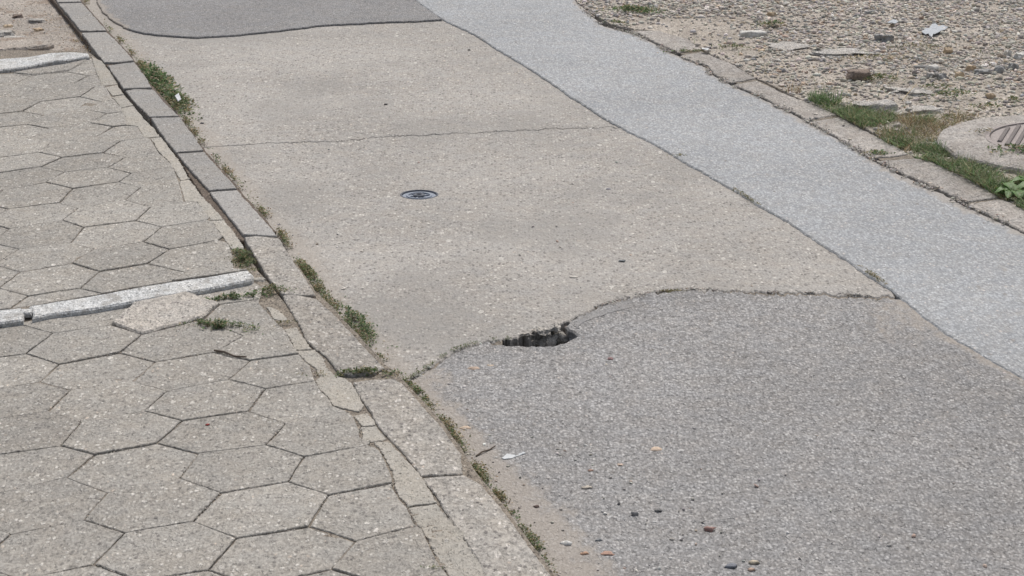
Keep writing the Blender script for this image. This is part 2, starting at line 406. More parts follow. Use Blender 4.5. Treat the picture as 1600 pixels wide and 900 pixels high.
def blades(name, X, Y, Z, H, wid, cols, lean=.5, origin=None, seg=4, flop=.6):
    n = len(X); a = rng.uniform(0, 2 * np.pi, n); ln = np.abs(rng.normal(lean, .3, n)); wd = rng.uniform(0, np.pi, n)
    t = np.linspace(0, 1, seg)[None]
    hx = H[:, None] * (ln[:, None] * t + flop * t * t * ln[:, None]); hz = H[:, None] * t * (1 - .35 * t * np.minimum(ln[:, None], 1.3))
    cx = X[:, None] + np.cos(a)[:, None] * hx; cy = Y[:, None] + np.sin(a)[:, None] * hx; cz = Z[:, None] + hz
    ww = wid[:, None] * (1 - t * .92) * .5
    dx, dy = np.cos(wd)[:, None] * ww, np.sin(wd)[:, None] * ww
    P = np.stack([np.stack([cx - dx, cy - dy, cz], 2), np.stack([cx + dx, cy + dy, cz], 2)], 2).reshape(n, seg * 2, 3)
    f = np.array([[2 * i, 2 * i + 1, 2 * i + 3, 2 * i + 2] for i in range(seg - 1)])
    Fa = (f[None] + (np.arange(n) * seg * 2)[:, None, None]).reshape(-1, 4); V = P.reshape(-1, 3)
    if origin is not None: V = V - np.array(origin)
    wts = np.array([p[0] for p in cols], float); wts /= wts.sum(); ci = rng.choice(len(cols), n, p=wts)
    cc = np.array([p[1] for p in cols])[ci] * rng.uniform(.75, 1.3, (n, 1))
    return npmesh(name, V, Fa, np.repeat(cc, seg * 2, 0))
GREEN = [(5, (.125, .20, .085)), (3, (.18, .26, .12)), (2, (.075, .12, .055)), (1, (.27, .30, .18)), (.5, (.36, .30, .19))]
OLIVE = [(4, (.15, .165, .075)), (3, (.21, .205, .10)), (2, (.32, .26, .15)), (1.5, (.10, .105, .05))]
DRY = [(3, (.42, .33, .20)), (2, (.50, .43, .30)), (2, (.27, .19, .11)), (1, (.18, .10, .06)), (1.2, (.12, .13, .05))]

# ================================================================== outlines in the photograph (1600 x 900)
KR = [(95, -60), (105, -30), (128, 2), (168, 48), (211, 95), (238, 137), (280, 182), (319, 236), (372, 296), (436, 371), (470, 425), (496, 464), (524, 490),
      (555, 525), (585, 557), (605, 580), (622, 592), (650, 622), (695, 672), (720, 706), (752, 755), (794, 806), (830, 857), (860, 897), (905, 960), (950, 1030)]
KRW = Wl(KR, 0.0)
SL = [(560, -60), (610, -30), (652, 0), (690, 28), (740, 52), (800, 88), (840, 112), (890, 148), (940, 180), (985, 206), (1020, 222), (1055, 243), (1090, 263),
      (1140, 291), (1185, 318), (1235, 346), (1275, 374), (1310, 395), (1345, 420), (1385, 446), (1411, 465), (1440, 490), (1480, 520), (1530, 550), (1600, 590), (1720, 660), (1900, 770)]
SR = [(860, -60), (885, -30), (902, 0), (920, 20), (945, 40), (990, 51), (1022, 66), (1058, 85), (1092, 99), (1104, 104), (1114, 116), (1142, 131), (1188, 151), (1225, 170), (1245, 180),
      (1264, 189), (1300, 210), (1335, 230), (1362, 247), (1388, 260), (1408, 272), (1440, 287), (1475, 301), (1508, 319), (1560, 343), (1600, 362), (1720, 420), (1900, 510)]
SLW, SRW = Wl(SL, 0.012), Wl(SR, 0.012)
TOPE = [(140, -60), (150, -20), (152, 2), (160, 16), (175, 29), (195, 42), (222, 50), (270, 55), (310, 56), (370, 52), (430, 46), (500, 38), (570, 34), (620, 32), (692, 29)]
CRACK = [(316, 230), (338, 228), (380, 225), (440, 222), (500, 219), (545, 217), (590, 214), (640, 211), (700, 208), (760, 206), (830, 203), (900, 200), (968, 198)]
CE = [(628, 600), (652, 588), (672, 574), (695, 558), (716, 546), (745, 538), (768, 534), (785, 531), (798, 532), (812, 527), (826, 525), (836, 521), (848, 519), (860, 516), (872, 513), (880, 507), (890, 503), (897, 499), (915, 488), (940, 478), (965, 470), (985, 465), (1000, 461), (1030, 457), (1060, 452), (1100, 453), (1150, 457), (1200, 458), (1240, 457), (1300, 459), (1350, 462), (1398, 463)]
AE = [(634, 608), (664, 597), (676, 582), (692, 566), (720, 551), (745, 543), (768, 539), (800, 541), (830, 542), (850, 543), (864, 542), (880, 537), (893, 531), (903, 525), (897, 521), (888, 517), (884, 511),
      (890, 504), (896, 500), (915, 493), (940, 484), (965, 475), (985, 470), (1005, 465), (1030, 461), (1060, 456), (1100, 456), (1150, 460), (1200, 463), (1240, 463), (1300, 465), (1350, 467), (1398, 467), (1413, 468)]

def rag_px(pl, amp, seed, fr=.09):
    out = []
    for (ax, ay), (bx, by) in zip(pl[:-1], pl[1:]):
        k = max(1, int(math.hypot(bx - ax, by - ay) / 2.5))
        for q in range(k):
            x = ax + (bx - ax) * q / k; y = ay + (by - ay) * q / k
            out.append((x, y + amp * (nz(x, 0, fr, seed) + .8 * nz(x, 0, fr * 3, seed + 3) + .5 * nz(x, 0, fr * 7, seed + 6))))
    return out + [pl[-1]]
CE0 = CE
CE = rag_px(CE, 4.6, 2.0, .12)
CRACK = CRACK[:2] + rag_px(CRACK[2:], 2.2, 11.0, .05)
# ================================================================== ground
def build_ground():
    hx, hy = W(845, 528, -.02)
    xs = list(np.arange(-3.2, 4.2, .2)) + list(np.arange(hx - .45, hx + .45, .02)); ys = list(np.arange(4.2, 14.5, .2)) + list(np.arange(hy - .5, hy + .5, .02))
    xs += [-400, -120, -40, -12, -6, -4, 6, 12, 40, 120, 400]; ys += [-400, -120, -40, -10, 0, 2, 17, 24, 40, 120, 400]
    xs = sorted(xs); ys = sorted(ys); V = []; Fc = []
    for y in ys:
        for x in xs:
            u = (x - hx) / .20; v = (y - hy) / .17; d = u * u + v * v
            z = -.09 - .26 * math.exp(-d * d * 1.2) + (.03 * nz(x, y, 12, 3) if d < 4 else 0)
            V.append((x, y, z))
    nx = len(xs)
    for j in range(len(ys) - 1):
        for i in range(nx - 1):
            a = j * nx + i; Fc.append((a, a + 1, a + nx + 1, a + nx))
    me = bpy.data.meshes.new('ground'); me.from_pydata(V, [], Fc); kind(mkobj('ground', me, M['earth']), 'structure')
build_ground()

def ext(pl, z): return Wl(pl, z)
sandw = lambda d, w: max(0.0, 1 - d / w)
def dust_road(x, y):
    d = polydist(x, y, KRW); px, py = PX(x, y, 0)
    wdt = .10 + .10 * max(0, min(1, (py - 560) / 250)) + .03 * nz(x, y, 2.2, 4)
    a = 1.0 * sandw(d, wdt * 1.25)
    d2 = polydist(x, y, SLW); a = max(a, .6 * sandw(d2, .08))
    if 1330 < px < 1620 and py > 455: a = max(a, .48 * sandw(math.hypot(px - 1420, (py - 490) * 1.6), 170))
    if 660 < px < 780 and 560 < py < 640: a = max(a, .7 * sandw(math.hypot(px - 665, (py - 590) * 2), 80))
    return a + .12
def dust_concrete(x, y):
    d = polydist(x, y, KRW); return 1.0 * sandw(d, .16) + .10 + .25 * nz(x, y, 1.5, 8)
# concrete road in two bays with a crack between them
gap = .006
top_side = TOPE[4:-1]
bayA = Wl([(222, 51), (250, 56)] + [(270, 57), (310, 58.5), (370, 54), (430, 48), (500, 40), (570, 36), (620, 34), (690, 30)], 0)
far_poly = [W(x, y, 0) for x, y in [(60, -120), (90, -60)]]
kr_up = [p for p in KR if p[1] < 232]; kr_dn = [p for p in KR if 232 < p[1] < 600]
sl_up = [p for p in SL if p[1] < 190]; sl_dn = [p for p in SL if 206 < p[1] < 463]
def shift(pl, dx, dy=0): return [(x + dx, y + dy) for x, y in pl]
pA = Wl(shift(kr_up, -2) + CRACK + sl_up[::-1], 0)
pB = Wl([(316, 231.5), (336, 229.5)] + [(x, y + 1.3) for x, y in CRACK[2:]] + [(972, 199.5)] + sl_dn + CE[::-1] + shift(kr_dn, -2)[::-1], 0)
lid_c = W(655, 305, 0); LIDR = .079
lid_hole = [(lid_c[0] + LIDR * math.cos(a), lid_c[1] + LIDR * math.sin(a)) for a in np.linspace(0, 2 * math.pi, 48, endpoint=False)]
relR = relief(.004, .9, .0006)
kind(slab('concrete_road_far_bay', ragged(pA, .02, .002), -.002, .085, M['concrete'], .06, relR, .003, dust=dust_concrete, origin=False), 'structure')
kind(slab('concrete_road_near_bay', ragged(pB, .012, .0045, amp2=.004), 0, .10, M['concrete'], .055, relR, .004, holes=[lid_hole], dust=dust_concrete, origin=False), 'structure')
# the far asphalt overlay, 16 mm proud of the concrete
pT = Wl(TOPE + [(640, -30), (600, -60)], .014)
pT = [W(x, y, .014) for x, y in TOPE + [(652, 2), (612, -28), (565, -60)]]
kind(slab('asphalt_patch_far', ragged(pT, .012, .008, amp2=.01), .009, .02, M['patch'], .07, relR, .004, dust=lambda x, y: .9 * sandw(polydist(x, y, Wl(TOPE[:6], .014)), .05) + .05, origin=False), 'structure')
# near asphalt
kr_a = [p for p in KR if p[1] > 600]
sl_a = [(x - 1, y + 2) for x, y in SL if y > 470]
AE = [(x, y + 1.6 + 1.6 * max(0, nz(x, 0, .05, 8))) for x, y in CE if x <= 764] + rag_px([p for p in AE if 766 < p[0] < 905], 1.2, 5.0, .12) + [(x, y + (1.5 if x < 1170 else 3.4) + 1.8 * max(0, nz(x, 0, .04, 8))) for x, y in CE if x >= 908] + [(1413, 468)]
pN = Wl(AE + sl_a + [(1900, 1040), (950, 1040)] + shift(kr_a, -2)[::-1], 0)
kind(slab('asphalt_road', ragged(pN, .012, .004, amp2=.003), .002, .055, M['asphalt'], .05, relief(.006, .8, .0008), .006, dust=dust_road, origin=False), 'structure')
# pale asphalt strip laid over the edge of the road
pS = SLW + SRW[::-1]
def dust_strip(x, y):
    return .75 * sandw(polydist(x, y, SRW), .07) + .05 + .18 * nz(x, y, 2, 3) + (.2 if PX(x, y)[0] > 1400 else 0)
kind(slab('asphalt_strip', ragged(pS, .012, .006, amp2=.006), .007, .03, M['strip'], .06, relR, .005, dust=dust_strip, origin=False), 'structure')

# dirt and crumbs packed into the seam on both sides of the pothole
for part_ in ([p for p in CE0 if p[0] <= 790], [p for p in CE0 if p[0] >= 905]):
    sp_ = Wl([(x, y - 4) for x, y in part_] + [(x, y + 7) for x, y in part_[::-1]], 0)
    kind(slab('seam_fill', ragged(sp_, .02, .001), -.005, .04, M['soil'], .03, relR, .001, origin=False), 'structure')
for pl_, nm in (([(893, 509), (898, 503), (915, 495), (940, 487), (965, 479), (986, 474), (988, 480), (975, 486), (950, 492), (930, 498), (910, 509), (901, 516)], 'tar_patch'),
            ):
    kind(slab(nm, ragged(Wl(pl_, 0), .008, .010, amp2=.02), .0036, .004, M['tar'], .04, relief(.006, .8, .0008), .0006, origin=False), 'structure')
# bedding under pavers, kerbs
PZ = .045
bed = Wl([(-260, 1050), (-260, 80), (135, 82), (150, 92), (188, 142), (285, 275), (376, 392), (440, 470), (600, 640), (720, 790), (880, 960), (930, 1050)], .03)
kind(slab('pavement_bed', ragged(bed, .05, .003), .0398, .10, M['soil'], .05, relief(.003, 3, .003), .003, origin=False), 'structure')
bedF = Wl([(60, -60), (90, -60)] + [(x - 4, y) for x, y in KR[2:] if y < 380] + [(380, 385), (352, 372), (250, 210), (150, 90), (70, -10)], .012)
kind(slab('kerb_bed_far', ragged(bedF, .05, .003), .036, .07, M['soil_dark'], .06, relief(.002, 3, .003), .003, origin=False), 'structure')
bedK = Wl([(x - 4, y) for x, y in KR if y > 380] + [(760, 1030), (600, 690), (450, 480), (385, 388)], .012)
kind(slab('kerb_bed', ragged(bedK, .05, .003), .0385, .09, M['soil'], .06, relief(.002, 3, .003), .003, origin=False), 'structure')
# dirt beyond the far white strip
dl = Wl([(-260, 110), (-260, -60), (70, -60), (88, 0), (118, 40), (150, 84), (120, 92), (0, 104), (-100, 120)], 0)
kind(slab('dirt_ground_left', ragged(dl, .03, .003), .006, .07, M['dirt_left'], .035, relief(.007, 3.5, .004), .004, origin=False), 'structure')
# gravel lot
KB = [(960, -60), (990, 20), (1030, 48), (1075, 62), (1097, 76), (1112, 86), (1148, 100), (1184, 121), (1224, 143), (1264, 159), (1310, 178), (1352, 200), (1387, 219), (1428, 241),
      (1455, 248), (1480, 262), (1505, 274), (1537, 290), (1568, 308), (1596, 322), (1650, 350), (1900, 470)]
lot = Wl([(880, -30), (900, 0), (925, 20), (960, 38), (990, 44)] + KB[2:], .02) + Wl([(2300, 470), (2300, -150), (900, -150)], .02)
relL = relief(.012, 1.6, .006)
kind(slab('dirt_lot', ragged(lot, .06, .004), .016, .10, M['dirt'], .05, relL, .003, origin=False), 'structure')
kbed = Wl([(900, -5), (985, 44), (1058, 80), (1142, 125), (1264, 184), (1362, 242), (1508, 314), (1900, 505), (1900, 475), (1596, 326), (1428, 245), (1310, 182), (1184, 125), (1097, 80), (1020, 45)], 0.012)
kind(slab('kerb_bed_right', ragged(kbed, .05, .003), .011, .09, M['soil'], .06, relief(.002, 3, .002), .002, origin=False), 'structure')

# ================================================================== hexagonal pavers
M_near = np.array([[0.2977325883823138, -0.002435060382249539], [-0.08486608128097872, 0.28524888598089504], [-0.9678858121741617, 5.905529163892393]])
M_far = np.array([[0.28238074690527565, 0.015838703402507898], [-0.07765358055091673, 0.2847641527019058], [-1.5846867447712627, 8.916729308292595]])
OBS_N = {(1, -1): (302, 815), (-1, 1): (167.5, 769.5), (-1, -2): (195, 832.5), (-2, -1): (130, 812), (2, 1): (345, 770), (1, 2): (280, 747.5), (2, -2): (370, 841), (-2, 2): (104, 746), (4, 2): (450, 752.5),
         (-2, -4): (147, 881), (2, 4): (310, 709), (-1, 4): (147.5, 711), (4, -1): (482.5, 822), (1, -4): (325, 891), (5, 1): (512.5, 773), (1, 5): (245, 692), (5, 4): (475, 714), (4, 5): (415, 696),
         (-2, 5): (95, 697.5), (5, -2): (556, 845.5), (2, 7): (285, 657), (5, 7): (446, 662), (-1, 7): (127, 659), (1, 8): (225, 642), (4, 8): (388, 642), (-2, 8): (75, 642), (2, 10): (260, 611), (5, 10): (414, 607),
         (-1, 10): (110, 609), (4, 11): (357, 593), (1, 11): (207, 595), (-2, 11): (62, 597), (-1, 13): (92, 569), (2, 16): (221, 523), (1, 17): (173, 508), (4, 17): (317, 499), (5, 16): (380, 524), (5, 19): (343, 475)}
OBS_F = {(-1, 1): (122, 325), (1, -1): (212, 345), (-2, -1): (97, 344), (2, 1): (235, 324), (-1, -2): (130, 355), (1, 2): (195, 312.5), (-2, 2): (92, 317), (2, -2): (252, 354.5), (-4, -2): (15, 357), (-2, -4): (110, 379),
         (2, 4): (220, 292.5), (1, -4): (224, 377.5), (-1, -5): (147, 389), (1, 5): (185, 284), (-4, -5): (30, 389), (2, -5): (265, 390), (-2, 5): (72, 284.5), (2, 7): (205, 271), (-2, -7): (112, 411), (-1, 7): (100, 269),
         (1, -7): (230, 411), (-1, -8): (155, 424), (-4, -8): (32, 424), (2, -8): (291, 425), (2, 10): (197, 244), (-2, -10): (125, 450), (1, 11): (160, 238), (-2, 11): (60, 238), (2, 13): (188, 220), (-1, 13): (82, 223),
         (-1, 19): (70, 180), (2, 22): (160, 158), (2, 25): (148, 136)}
def lattice(Mx, obs):
    keys = np.array(list(obs.keys()), float); res = []
    for k, p in obs.items():
        wv = np.array(k) / 3 @ Mx[:2] + Mx[2]; res.append(np.array(W(p[0], p[1], PZ)) - wv)
    res = np.array(res)
    def f(i, j):
        base = np.array([i, j]) / 3 @ Mx[:2] + Mx[2]; d2 = ((keys - (i, j)) ** 2).sum(1)
        w_ = 1 / (d2 + .02) ** 1.5; w0 = 1 / 60.0
        return tuple(base + (res * w_[:, None]).sum(0) / (w_.sum() + w0))
    return f
def clip(subject, clipper):
    out = list(subject)
    if area(clipper) < 0: clipper = clipper[::-1]
    n = len(clipper)
    for i in range(n):
        ax, ay = clipper[i]; bx, by = clipper[(i + 1) % n]
        def side(p): return (bx - ax) * (p[1] - ay) - (by - ay) * (p[0] - ax)
        inp = out; out = []
        for k in range(len(inp)):
            s, e = inp[k - 1], inp[k]; ds, de = side(s), side(e)
            if de >= 0:
                if ds < 0: t = ds / (ds - de); out.append((s[0] + (e[0] - s[0]) * t, s[1] + (e[1] - s[1]) * t))
                out.append(e)
            elif ds >= 0: t = ds / (ds - de); out.append((s[0] + (e[0] - s[0]) * t, s[1] + (e[1] - s[1]) * t))
        if not out: return []
    return out
ML = [(405, 472), (427, 496), (445, 514), (460, 541), (475, 561), (485, 570), (492, 592), (500, 608), (512, 619), (522, 634), (545, 642), (552, 650), (562, 672), (563, 684), (580, 692), (594, 706), (604, 724), (614, 748), (614, 760),
      (626, 780), (636, 790), (647, 817), (661, 826), (675, 860), (690, 885), (712, 915), (735, 950), (775, 1010)]
REG_N = Wl([(-160, 1010), (-160, 537), (0, 512), (38, 504), (80, 495), (140, 488), (200, 478), (300, 459), (360, 450), (400, 441), (412, 450)] + ML, PZ)
MU = [(143, 90), (151, 112), (160, 134), (166, 136), (176, 153), (190, 168), (196, 183), (197, 195), (215, 196), (226, 214), (236, 217), (248, 237), (260, 248), (270, 259), (280, 282), (288, 314), (309, 316), (322, 330), (331, 343),
      (340, 357), (350, 371), (360, 386), (364, 400), (366, 420)]
REG_F = Wl(MU + [(388, 421), (320, 432), (260, 440), (200, 450), (140, 462), (46, 477), (0, 484), (-160, 510), (-160, 134), (0, 116), (30, 114), (60, 107), (93, 102), (125, 96)], PZ)
OFF = [(1, 2), (2, 1), (1, -1), (-1, -2), (-2, -1), (-1, 1)]
ORD = {1: 'first', 2: 'second', 3: 'third', 4: 'fourth', 5: 'fifth', 6: 'sixth', 7: 'seventh', 8: 'eighth', 9: 'ninth', 10: 'tenth', 11: 'eleventh', 12: 'twelfth', 13: 'thirteenth', 14: 'fourteenth', 15: 'fifteenth', 16: 'sixteenth'}
JE = []
def pavers(Mx, obs, reg, ir, jr, near):
    f = lattice(Mx, obs); found = {}
    if area(reg) > 0: regc = reg
    else: regc = reg[::-1]
    for i in range(*ir):
        for j in range(*jr):
            hexa = [f(3 * i + a, 3 * j + b) for a, b in OFF]
            c = clip(regc, hexa)
            if len(c) < 3 or abs(area(c)) < .0016: continue
            cx = sum(p[0] for p in c) / len(c); cy = sum(p[1] for p in c) / len(c); px, py = PX(cx, cy, PZ)
            pxs = [PX(p[0], p[1], PZ) for p in c]
            if max(p[0] for p in pxs) < 2 or min(p[1] for p in pxs) > 898: continue
            # merge points that nearly coincide
            q = []
            for p in c:
                if not q or math.hypot(p[0] - q[-1][0], p[1] - q[-1][1]) > .006: q.append(p)
            found.setdefault(i, []).append((j, q, py))
    cols_ = sorted(found, reverse=True)
    for ci, i in enumerate(cols_):
        lst = sorted(found[i], key=lambda t: t[2])            # from far to near
        for k, (j, q, py) in enumerate(lst):
            if area(q) < 0: q = q[::-1]
            JE.extend(zip(q, q[1:] + q[:1]))
            q = inset(q, .0024)
            special = near and (i, j) == (1, 6)
            seed = i * 3.7 + j * 1.3 + (50 if near else 0)
            rag = ragged(q, .008, .0018 if not special else .004, 45, seed, amp2=.002)
            rnd = random.Random(int(seed * 10)); dz = rnd.uniform(-.0022, .0022) + (.014 if special else 0)
            tl = (rnd.uniform(-.009, .009), rnd.uniform(-.013, .013)) if not special else (-.02, .035)
            full = abs(area(q)) > .055
            o = slab('paver', rag, PZ + dz, .045, M['pale_paver'] if special else M['paver'], .045,
                     relief(.0012, 6, .0005) if not special else relief(.004, 13, .002), .0022 if not special else .006, tilt=tl)
            c_ = ORD[ci + 1] + ' column from the mortar'
            if near: r_ = ORD[k + 1] + ' below the near white strip'
            else: r_ = ORD[len(lst) - k] + ' above the near white strip'
            if special: lab = 'raised pale hexagonal paver with a rough chipped face, under the near white strip'
            else: lab = ('grey hexagonal paver, ' if full else 'cut grey paver, ') + r_ + ', ' + c_
            tag(o, lab, 'paver', 'hexagonal pavers of the sidewalk')
pavers(M_near, OBS_N, REG_N, (-5, 5), (-5, 9), True)
pavers(M_far, OBS_F, REG_F, (-7, 4), (-6, 14), False)

# sand and crumbs lying in the joints
jl = np.array([[a[0], a[1], b[0], b[1]] for a, b in JE]); ln_ = np.hypot(jl[:, 2] - jl[:, 0], jl[:, 3] - jl[:, 1]); ci_ = rng.choice(len(jl), 9000, p=ln_ / ln_.sum())
tt = rng.uniform(0, 1, 9000)[:, None]; pp = jl[ci_, :2] * (1 - tt) + jl[ci_, 2:] * tt + rng.normal(0, .0035, (9000, 2))
kp = np.array([nz(a, b, 5, 7) > -.05 for a, b in pp]); pp = pp[kp]
kind(stones('joint_crumbs', pp[:, 0], pp[:, 1], np.full(len(pp), .0425), rng.uniform(.0012, .0036, len(pp)), [(3, (.40, .365, .32)), (2, (.30, .27, .235)), (1, (.52, .49, .44)), (1, (.20, .175, .15))], .7), 'stuff')
# ================================================================== kerb stones (left), in order from the camera
KZ = .0480
def kerb(poly, label, group, mat, z=KZ, bev=.0028, tilt=(0, 0), name='kerb_stone', thick=.07, amp=.0025):
    p = Wl(poly, z)
    if area(p) < 0: p = p[::-1]
    p = ragged(inset(p, .0004), .008, amp * 1.2, 40, poly[0][0] * .01, amp2=.003)
    o = slab(name, p, z, thick, mat, .05, relief(.0018, 5, .0006), bev, tilt=tilt)
    tag(o, label, 'kerb stone', group); return o
KN = .0465
G1 = 'kerb stones between the sidewalk and the road'
K = 'kerb'; KF = 'kerb_far'
kerb([(661, 746), (724, 742), (752, 757), (794, 807), (830, 858), (860, 897), (905, 962), (930, 1000), (800, 1000), (765, 925), (749, 876), (728, 846), (701, 807), (683, 777)], 'rough grey kerb stone at the bottom edge of the photo', G1, M[K], z=KN)
kerb([(552, 598), (585, 593), (618, 592), (632, 602), (650, 623), (695, 673), (720, 707), (722, 739), (690, 741), (658, 742), (640, 720), (620, 696), (592, 668), (578, 642), (560, 616)], 'rough grey kerb stone with rounded far end, next above the lowest one', G1, M[K], z=KN, tilt=(.004, .004))
kerb([(442, 462), (455, 459), (495, 467), (522, 491), (555, 526), (585, 558), (600, 574), (585, 582), (545, 586), (530, 583), (509, 557), (483, 537), (464, 502), (452, 482)], 'rough kerb stone with a weedy gap at its near end, beside the raised pale paver', G1, M[K], z=KN)
kerb([(381, 371), (400, 369), (436, 372), (470, 425), (494, 461), (470, 461), (440, 459), (424, 441), (412, 421), (396, 396)], 'kerb stone whose near end meets the near white strip, moss clump at its left side', G1, M[K])
kerb([(328, 300), (371, 297), (404, 334), (434, 369), (400, 367), (380, 366), (353, 332)], 'smooth grey kerb stone ending just above the brown moss clump', G1, M[KF])
kerb([(276, 240), (319, 237), (345, 266), (370, 294), (327, 297), (300, 268)], 'smooth grey kerb stone, fourth above the near white strip end', G1, M[KF])
kerb([(236, 184), (281, 183), (300, 208), (312, 226), (317, 234), (275, 238), (255, 212)], 'dark grey kerb stone just below the large green weed clump', G1, M[KF])
kerb([(196, 142), (212, 139), (240, 140), (262, 165), (280, 181), (234, 182), (214, 163)], 'smooth grey kerb stone beside the lower half of the green weed clump', G1, M[KF], z=KZ - .006)
kerb([(168, 102), (210, 97), (226, 118), (237, 136), (215, 137), (193, 138), (180, 120)], 'smooth grey kerb stone beside the top of the green weed clump', G1, M[KF])
kerb([(128, 51), (167, 50), (190, 72), (209, 94), (185, 97), (163, 97), (145, 75)], 'second kerb stone from the top of the photo, above the far white strip end', G1, M[KF])
kerb([(91, 5), (128, 4), (150, 28), (166, 47), (140, 48), (126, 47), (108, 25)], 'topmost whole kerb stone, beside the far asphalt patch', G1, M[KF])
kerb([(70, -30), (105, -30), (127, 2), (90, 3)], 'kerb stone cut off by the top edge of the photo', G1, M[KF])

# mortar filling between pavers and kerb
G2 = 'mortar pieces in the joint along the kerb'
MOR = [
 ([(417, 478), (430, 481), (449, 497), (443, 500), (428, 497)], 'tiny mortar chip at the top of the lower joint'),
 ([(446, 514), (463, 511), (481, 538), (486, 545), (462, 545)], 'short mortar piece below the small weed in the joint'),
 ([(463, 547), (492, 546), (505, 560), (512, 578), (526, 586), (543, 592), (551, 603), (562, 622), (569, 634), (561, 641), (541, 638), (522, 632), (512, 618), (501, 608), (494, 594), (501, 588), (494, 575), (485, 568), (475, 560)], 'long ragged mortar piece widening left of the weedy kerb gap'),
 ([(553, 648), (573, 645), (584, 657), (586, 664), (566, 665)], 'small mortar piece below the widest ragged one'),
 ([(565, 667), (587, 666), (603, 684), (598, 687), (568, 689)], 'small square mortar piece above the long one'),
 ([(584, 690), (607, 689), (620, 704), (640, 724), (656, 742), (668, 760), (681, 784), (660, 786), (637, 789), (628, 778), (617, 758), (618, 748), (607, 722), (595, 701)], 'longest pale mortar piece in the lower joint'),
 ([(640, 791), (682, 786), (690, 800), (702, 810), (722, 832), (737, 852), (748, 872), (765, 905), (790, 950), (737, 950), (714, 915), (692, 882), (677, 858), (666, 836), (654, 820), (645, 806)], 'mortar piece with swirling trowel marks at the bottom'),
 ([(143, 88), (158, 96), (170, 112), (181, 131), (161, 133), (152, 112)], 'mortar piece touching the far white strip'),
 ([(167, 136), (182, 133), (191, 146), (177, 148)], 'small rectangular mortar piece, second from the far white strip'),
 ([(177, 151), (192, 148), (206, 164), (191, 167)], 'narrow mortar piece, third from the far white strip'),
 ([(191, 169), (207, 166), (228, 190), (238, 200), (248, 212), (228, 214), (216, 196), (199, 194), (195, 182)], 'notched mortar piece stepping out to the left'),
 ([(238, 216), (250, 214), (264, 233), (280, 254), (293, 278), (284, 281), (272, 260), (262, 247), (250, 236)], 'slim mortar piece in the middle of the upper joint'),
 ([(282, 283), (294, 280), (303, 290), (310, 303), (325, 318), (338, 332), (347, 342), (332, 342), (323, 330), (310, 314), (291, 313)], 'wide mortar piece with a step on its left, upper joint'),
 ([(333, 345), (348, 344), (362, 362), (374, 378), (381, 392), (372, 396), (362, 385), (351, 370), (341, 356)], 'last mortar piece of the upper joint, above the moss clump'),
]
def trowel(x, y):
    cxp, cyp = W(690, 832, PZ); r = math.hypot(x - cxp, y - cyp)
    return .0055 * math.sin(r * 150 + 3 * nz(x, y, 9, 2)) * max(0, 1 - r / .28) + .002 * nz(x, y, 9, 4)
for k, (pl, lab) in enumerate(MOR):
    p = Wl(pl, PZ)
    if area(p) < 0: p = p[::-1]
    p = ragged(inset(p, -.0018 if k < 7 else -.006), .004, .0045, 70, k * 2.1, amp2=.003)
    o = slab('mortar_piece', p, .0430 + .0008 * (k % 2), .04, M['mortar'], .014 if k == 6 else .03, trowel if k == 6 else relief(.0015, 9, .0006), .0016)
    tag(o, lab, 'mortar', G2)

# white painted concrete strips across the pavement
G3 = 'white painted concrete strips across the sidewalk'
def strip(poly, label, z, mat='white', thick=.05):
    p = Wl(poly, z)
    if area(p) < 0: p = p[::-1]
    p = ragged(p, .01, .003, 30, poly[0][0] * .1)
    o = slab('edging_strip', p, z, thick, M[mat], .025, relief(.002, 9, .0008), .006)
    tag(o, label, 'edging strip', G3); return o
strip([(46, 478), (140, 463), (200, 452), (260, 441), (320, 433), (388, 422), (396, 430), (395, 436), (352, 445), (300, 455), (240, 465), (200, 472), (140, 483), (80, 490), (50, 497), (52, 488)], 'long white painted concrete strip crossing the sidewalk above the raised paver', .064)
strip([(-160, 512), (0, 484), (34, 480), (38, 490), (36, 499), (0, 504), (-160, 532)], 'short white painted strip piece at the left edge, past the broken gap', .066)
strip([(-160, 112), (-60, 99), (0, 92), (40, 89), (80, 83), (112, 81), (138, 83), (140, 88), (110, 92), (80, 96), (40, 104), (0, 109), (-60, 117), (-160, 130)], 'far white painted concrete strip at the end of the pavers', .06)
o = chunk('concrete_chip', .05, .05, .02, 3, .25, .8, M['white']); o.location = (*W(41, 492, .05), .046); tag(o, 'white broken chip between the two near white strip pieces', 'chip')
# broken mortar at the end of the near strip
for k, (px, py, s) in enumerate([(404, 436, .035), (412, 448, .03), (404, 456, .022)]):
    o = chunk('mortar_chunk', s * 1.4, s, s * .5, 5 + k, .3, .8, M['mortar']); o.location = (*W(px, py, .045), .03); o.rotation_euler.z = k * 1.1
    tag(o, ['larger crumbled mortar lump beside the near white strip end', 'crumbled mortar lump below the near white strip end', 'smallest crumbled mortar lump, closest to the weeds'][k], 'rubble', 'mortar lumps at the white strip end')
# grey filler piece under the far strip + loose slab with a dark edge beyond it
o = slab('concrete_piece', ragged(Wl([(20, 114), (60, 107), (100, 101), (136, 93), (120, 103), (108, 110), (80, 114), (50, 117)], PZ), .012, .003), PZ + .004, .04, M['paver'], .04, relief(.001, 6), .004)
tag(o, 'thin grey concrete wedge just below the far white strip', 'concrete piece')
o = slab('paving_slab', ragged(Wl([(-160, 60), (-40, 57), (20, 58), (60, 57), (80, 60), (84, 66), (76, 70), (40, 74), (0, 77), (-160, 90)], .04), .012, .004), .04, .05, M['dirt_left'], .04, relief(.003, 7, .001), .012)
tag(o, 'dusty rounded paving slab with dark edge at the top left', 'slab')

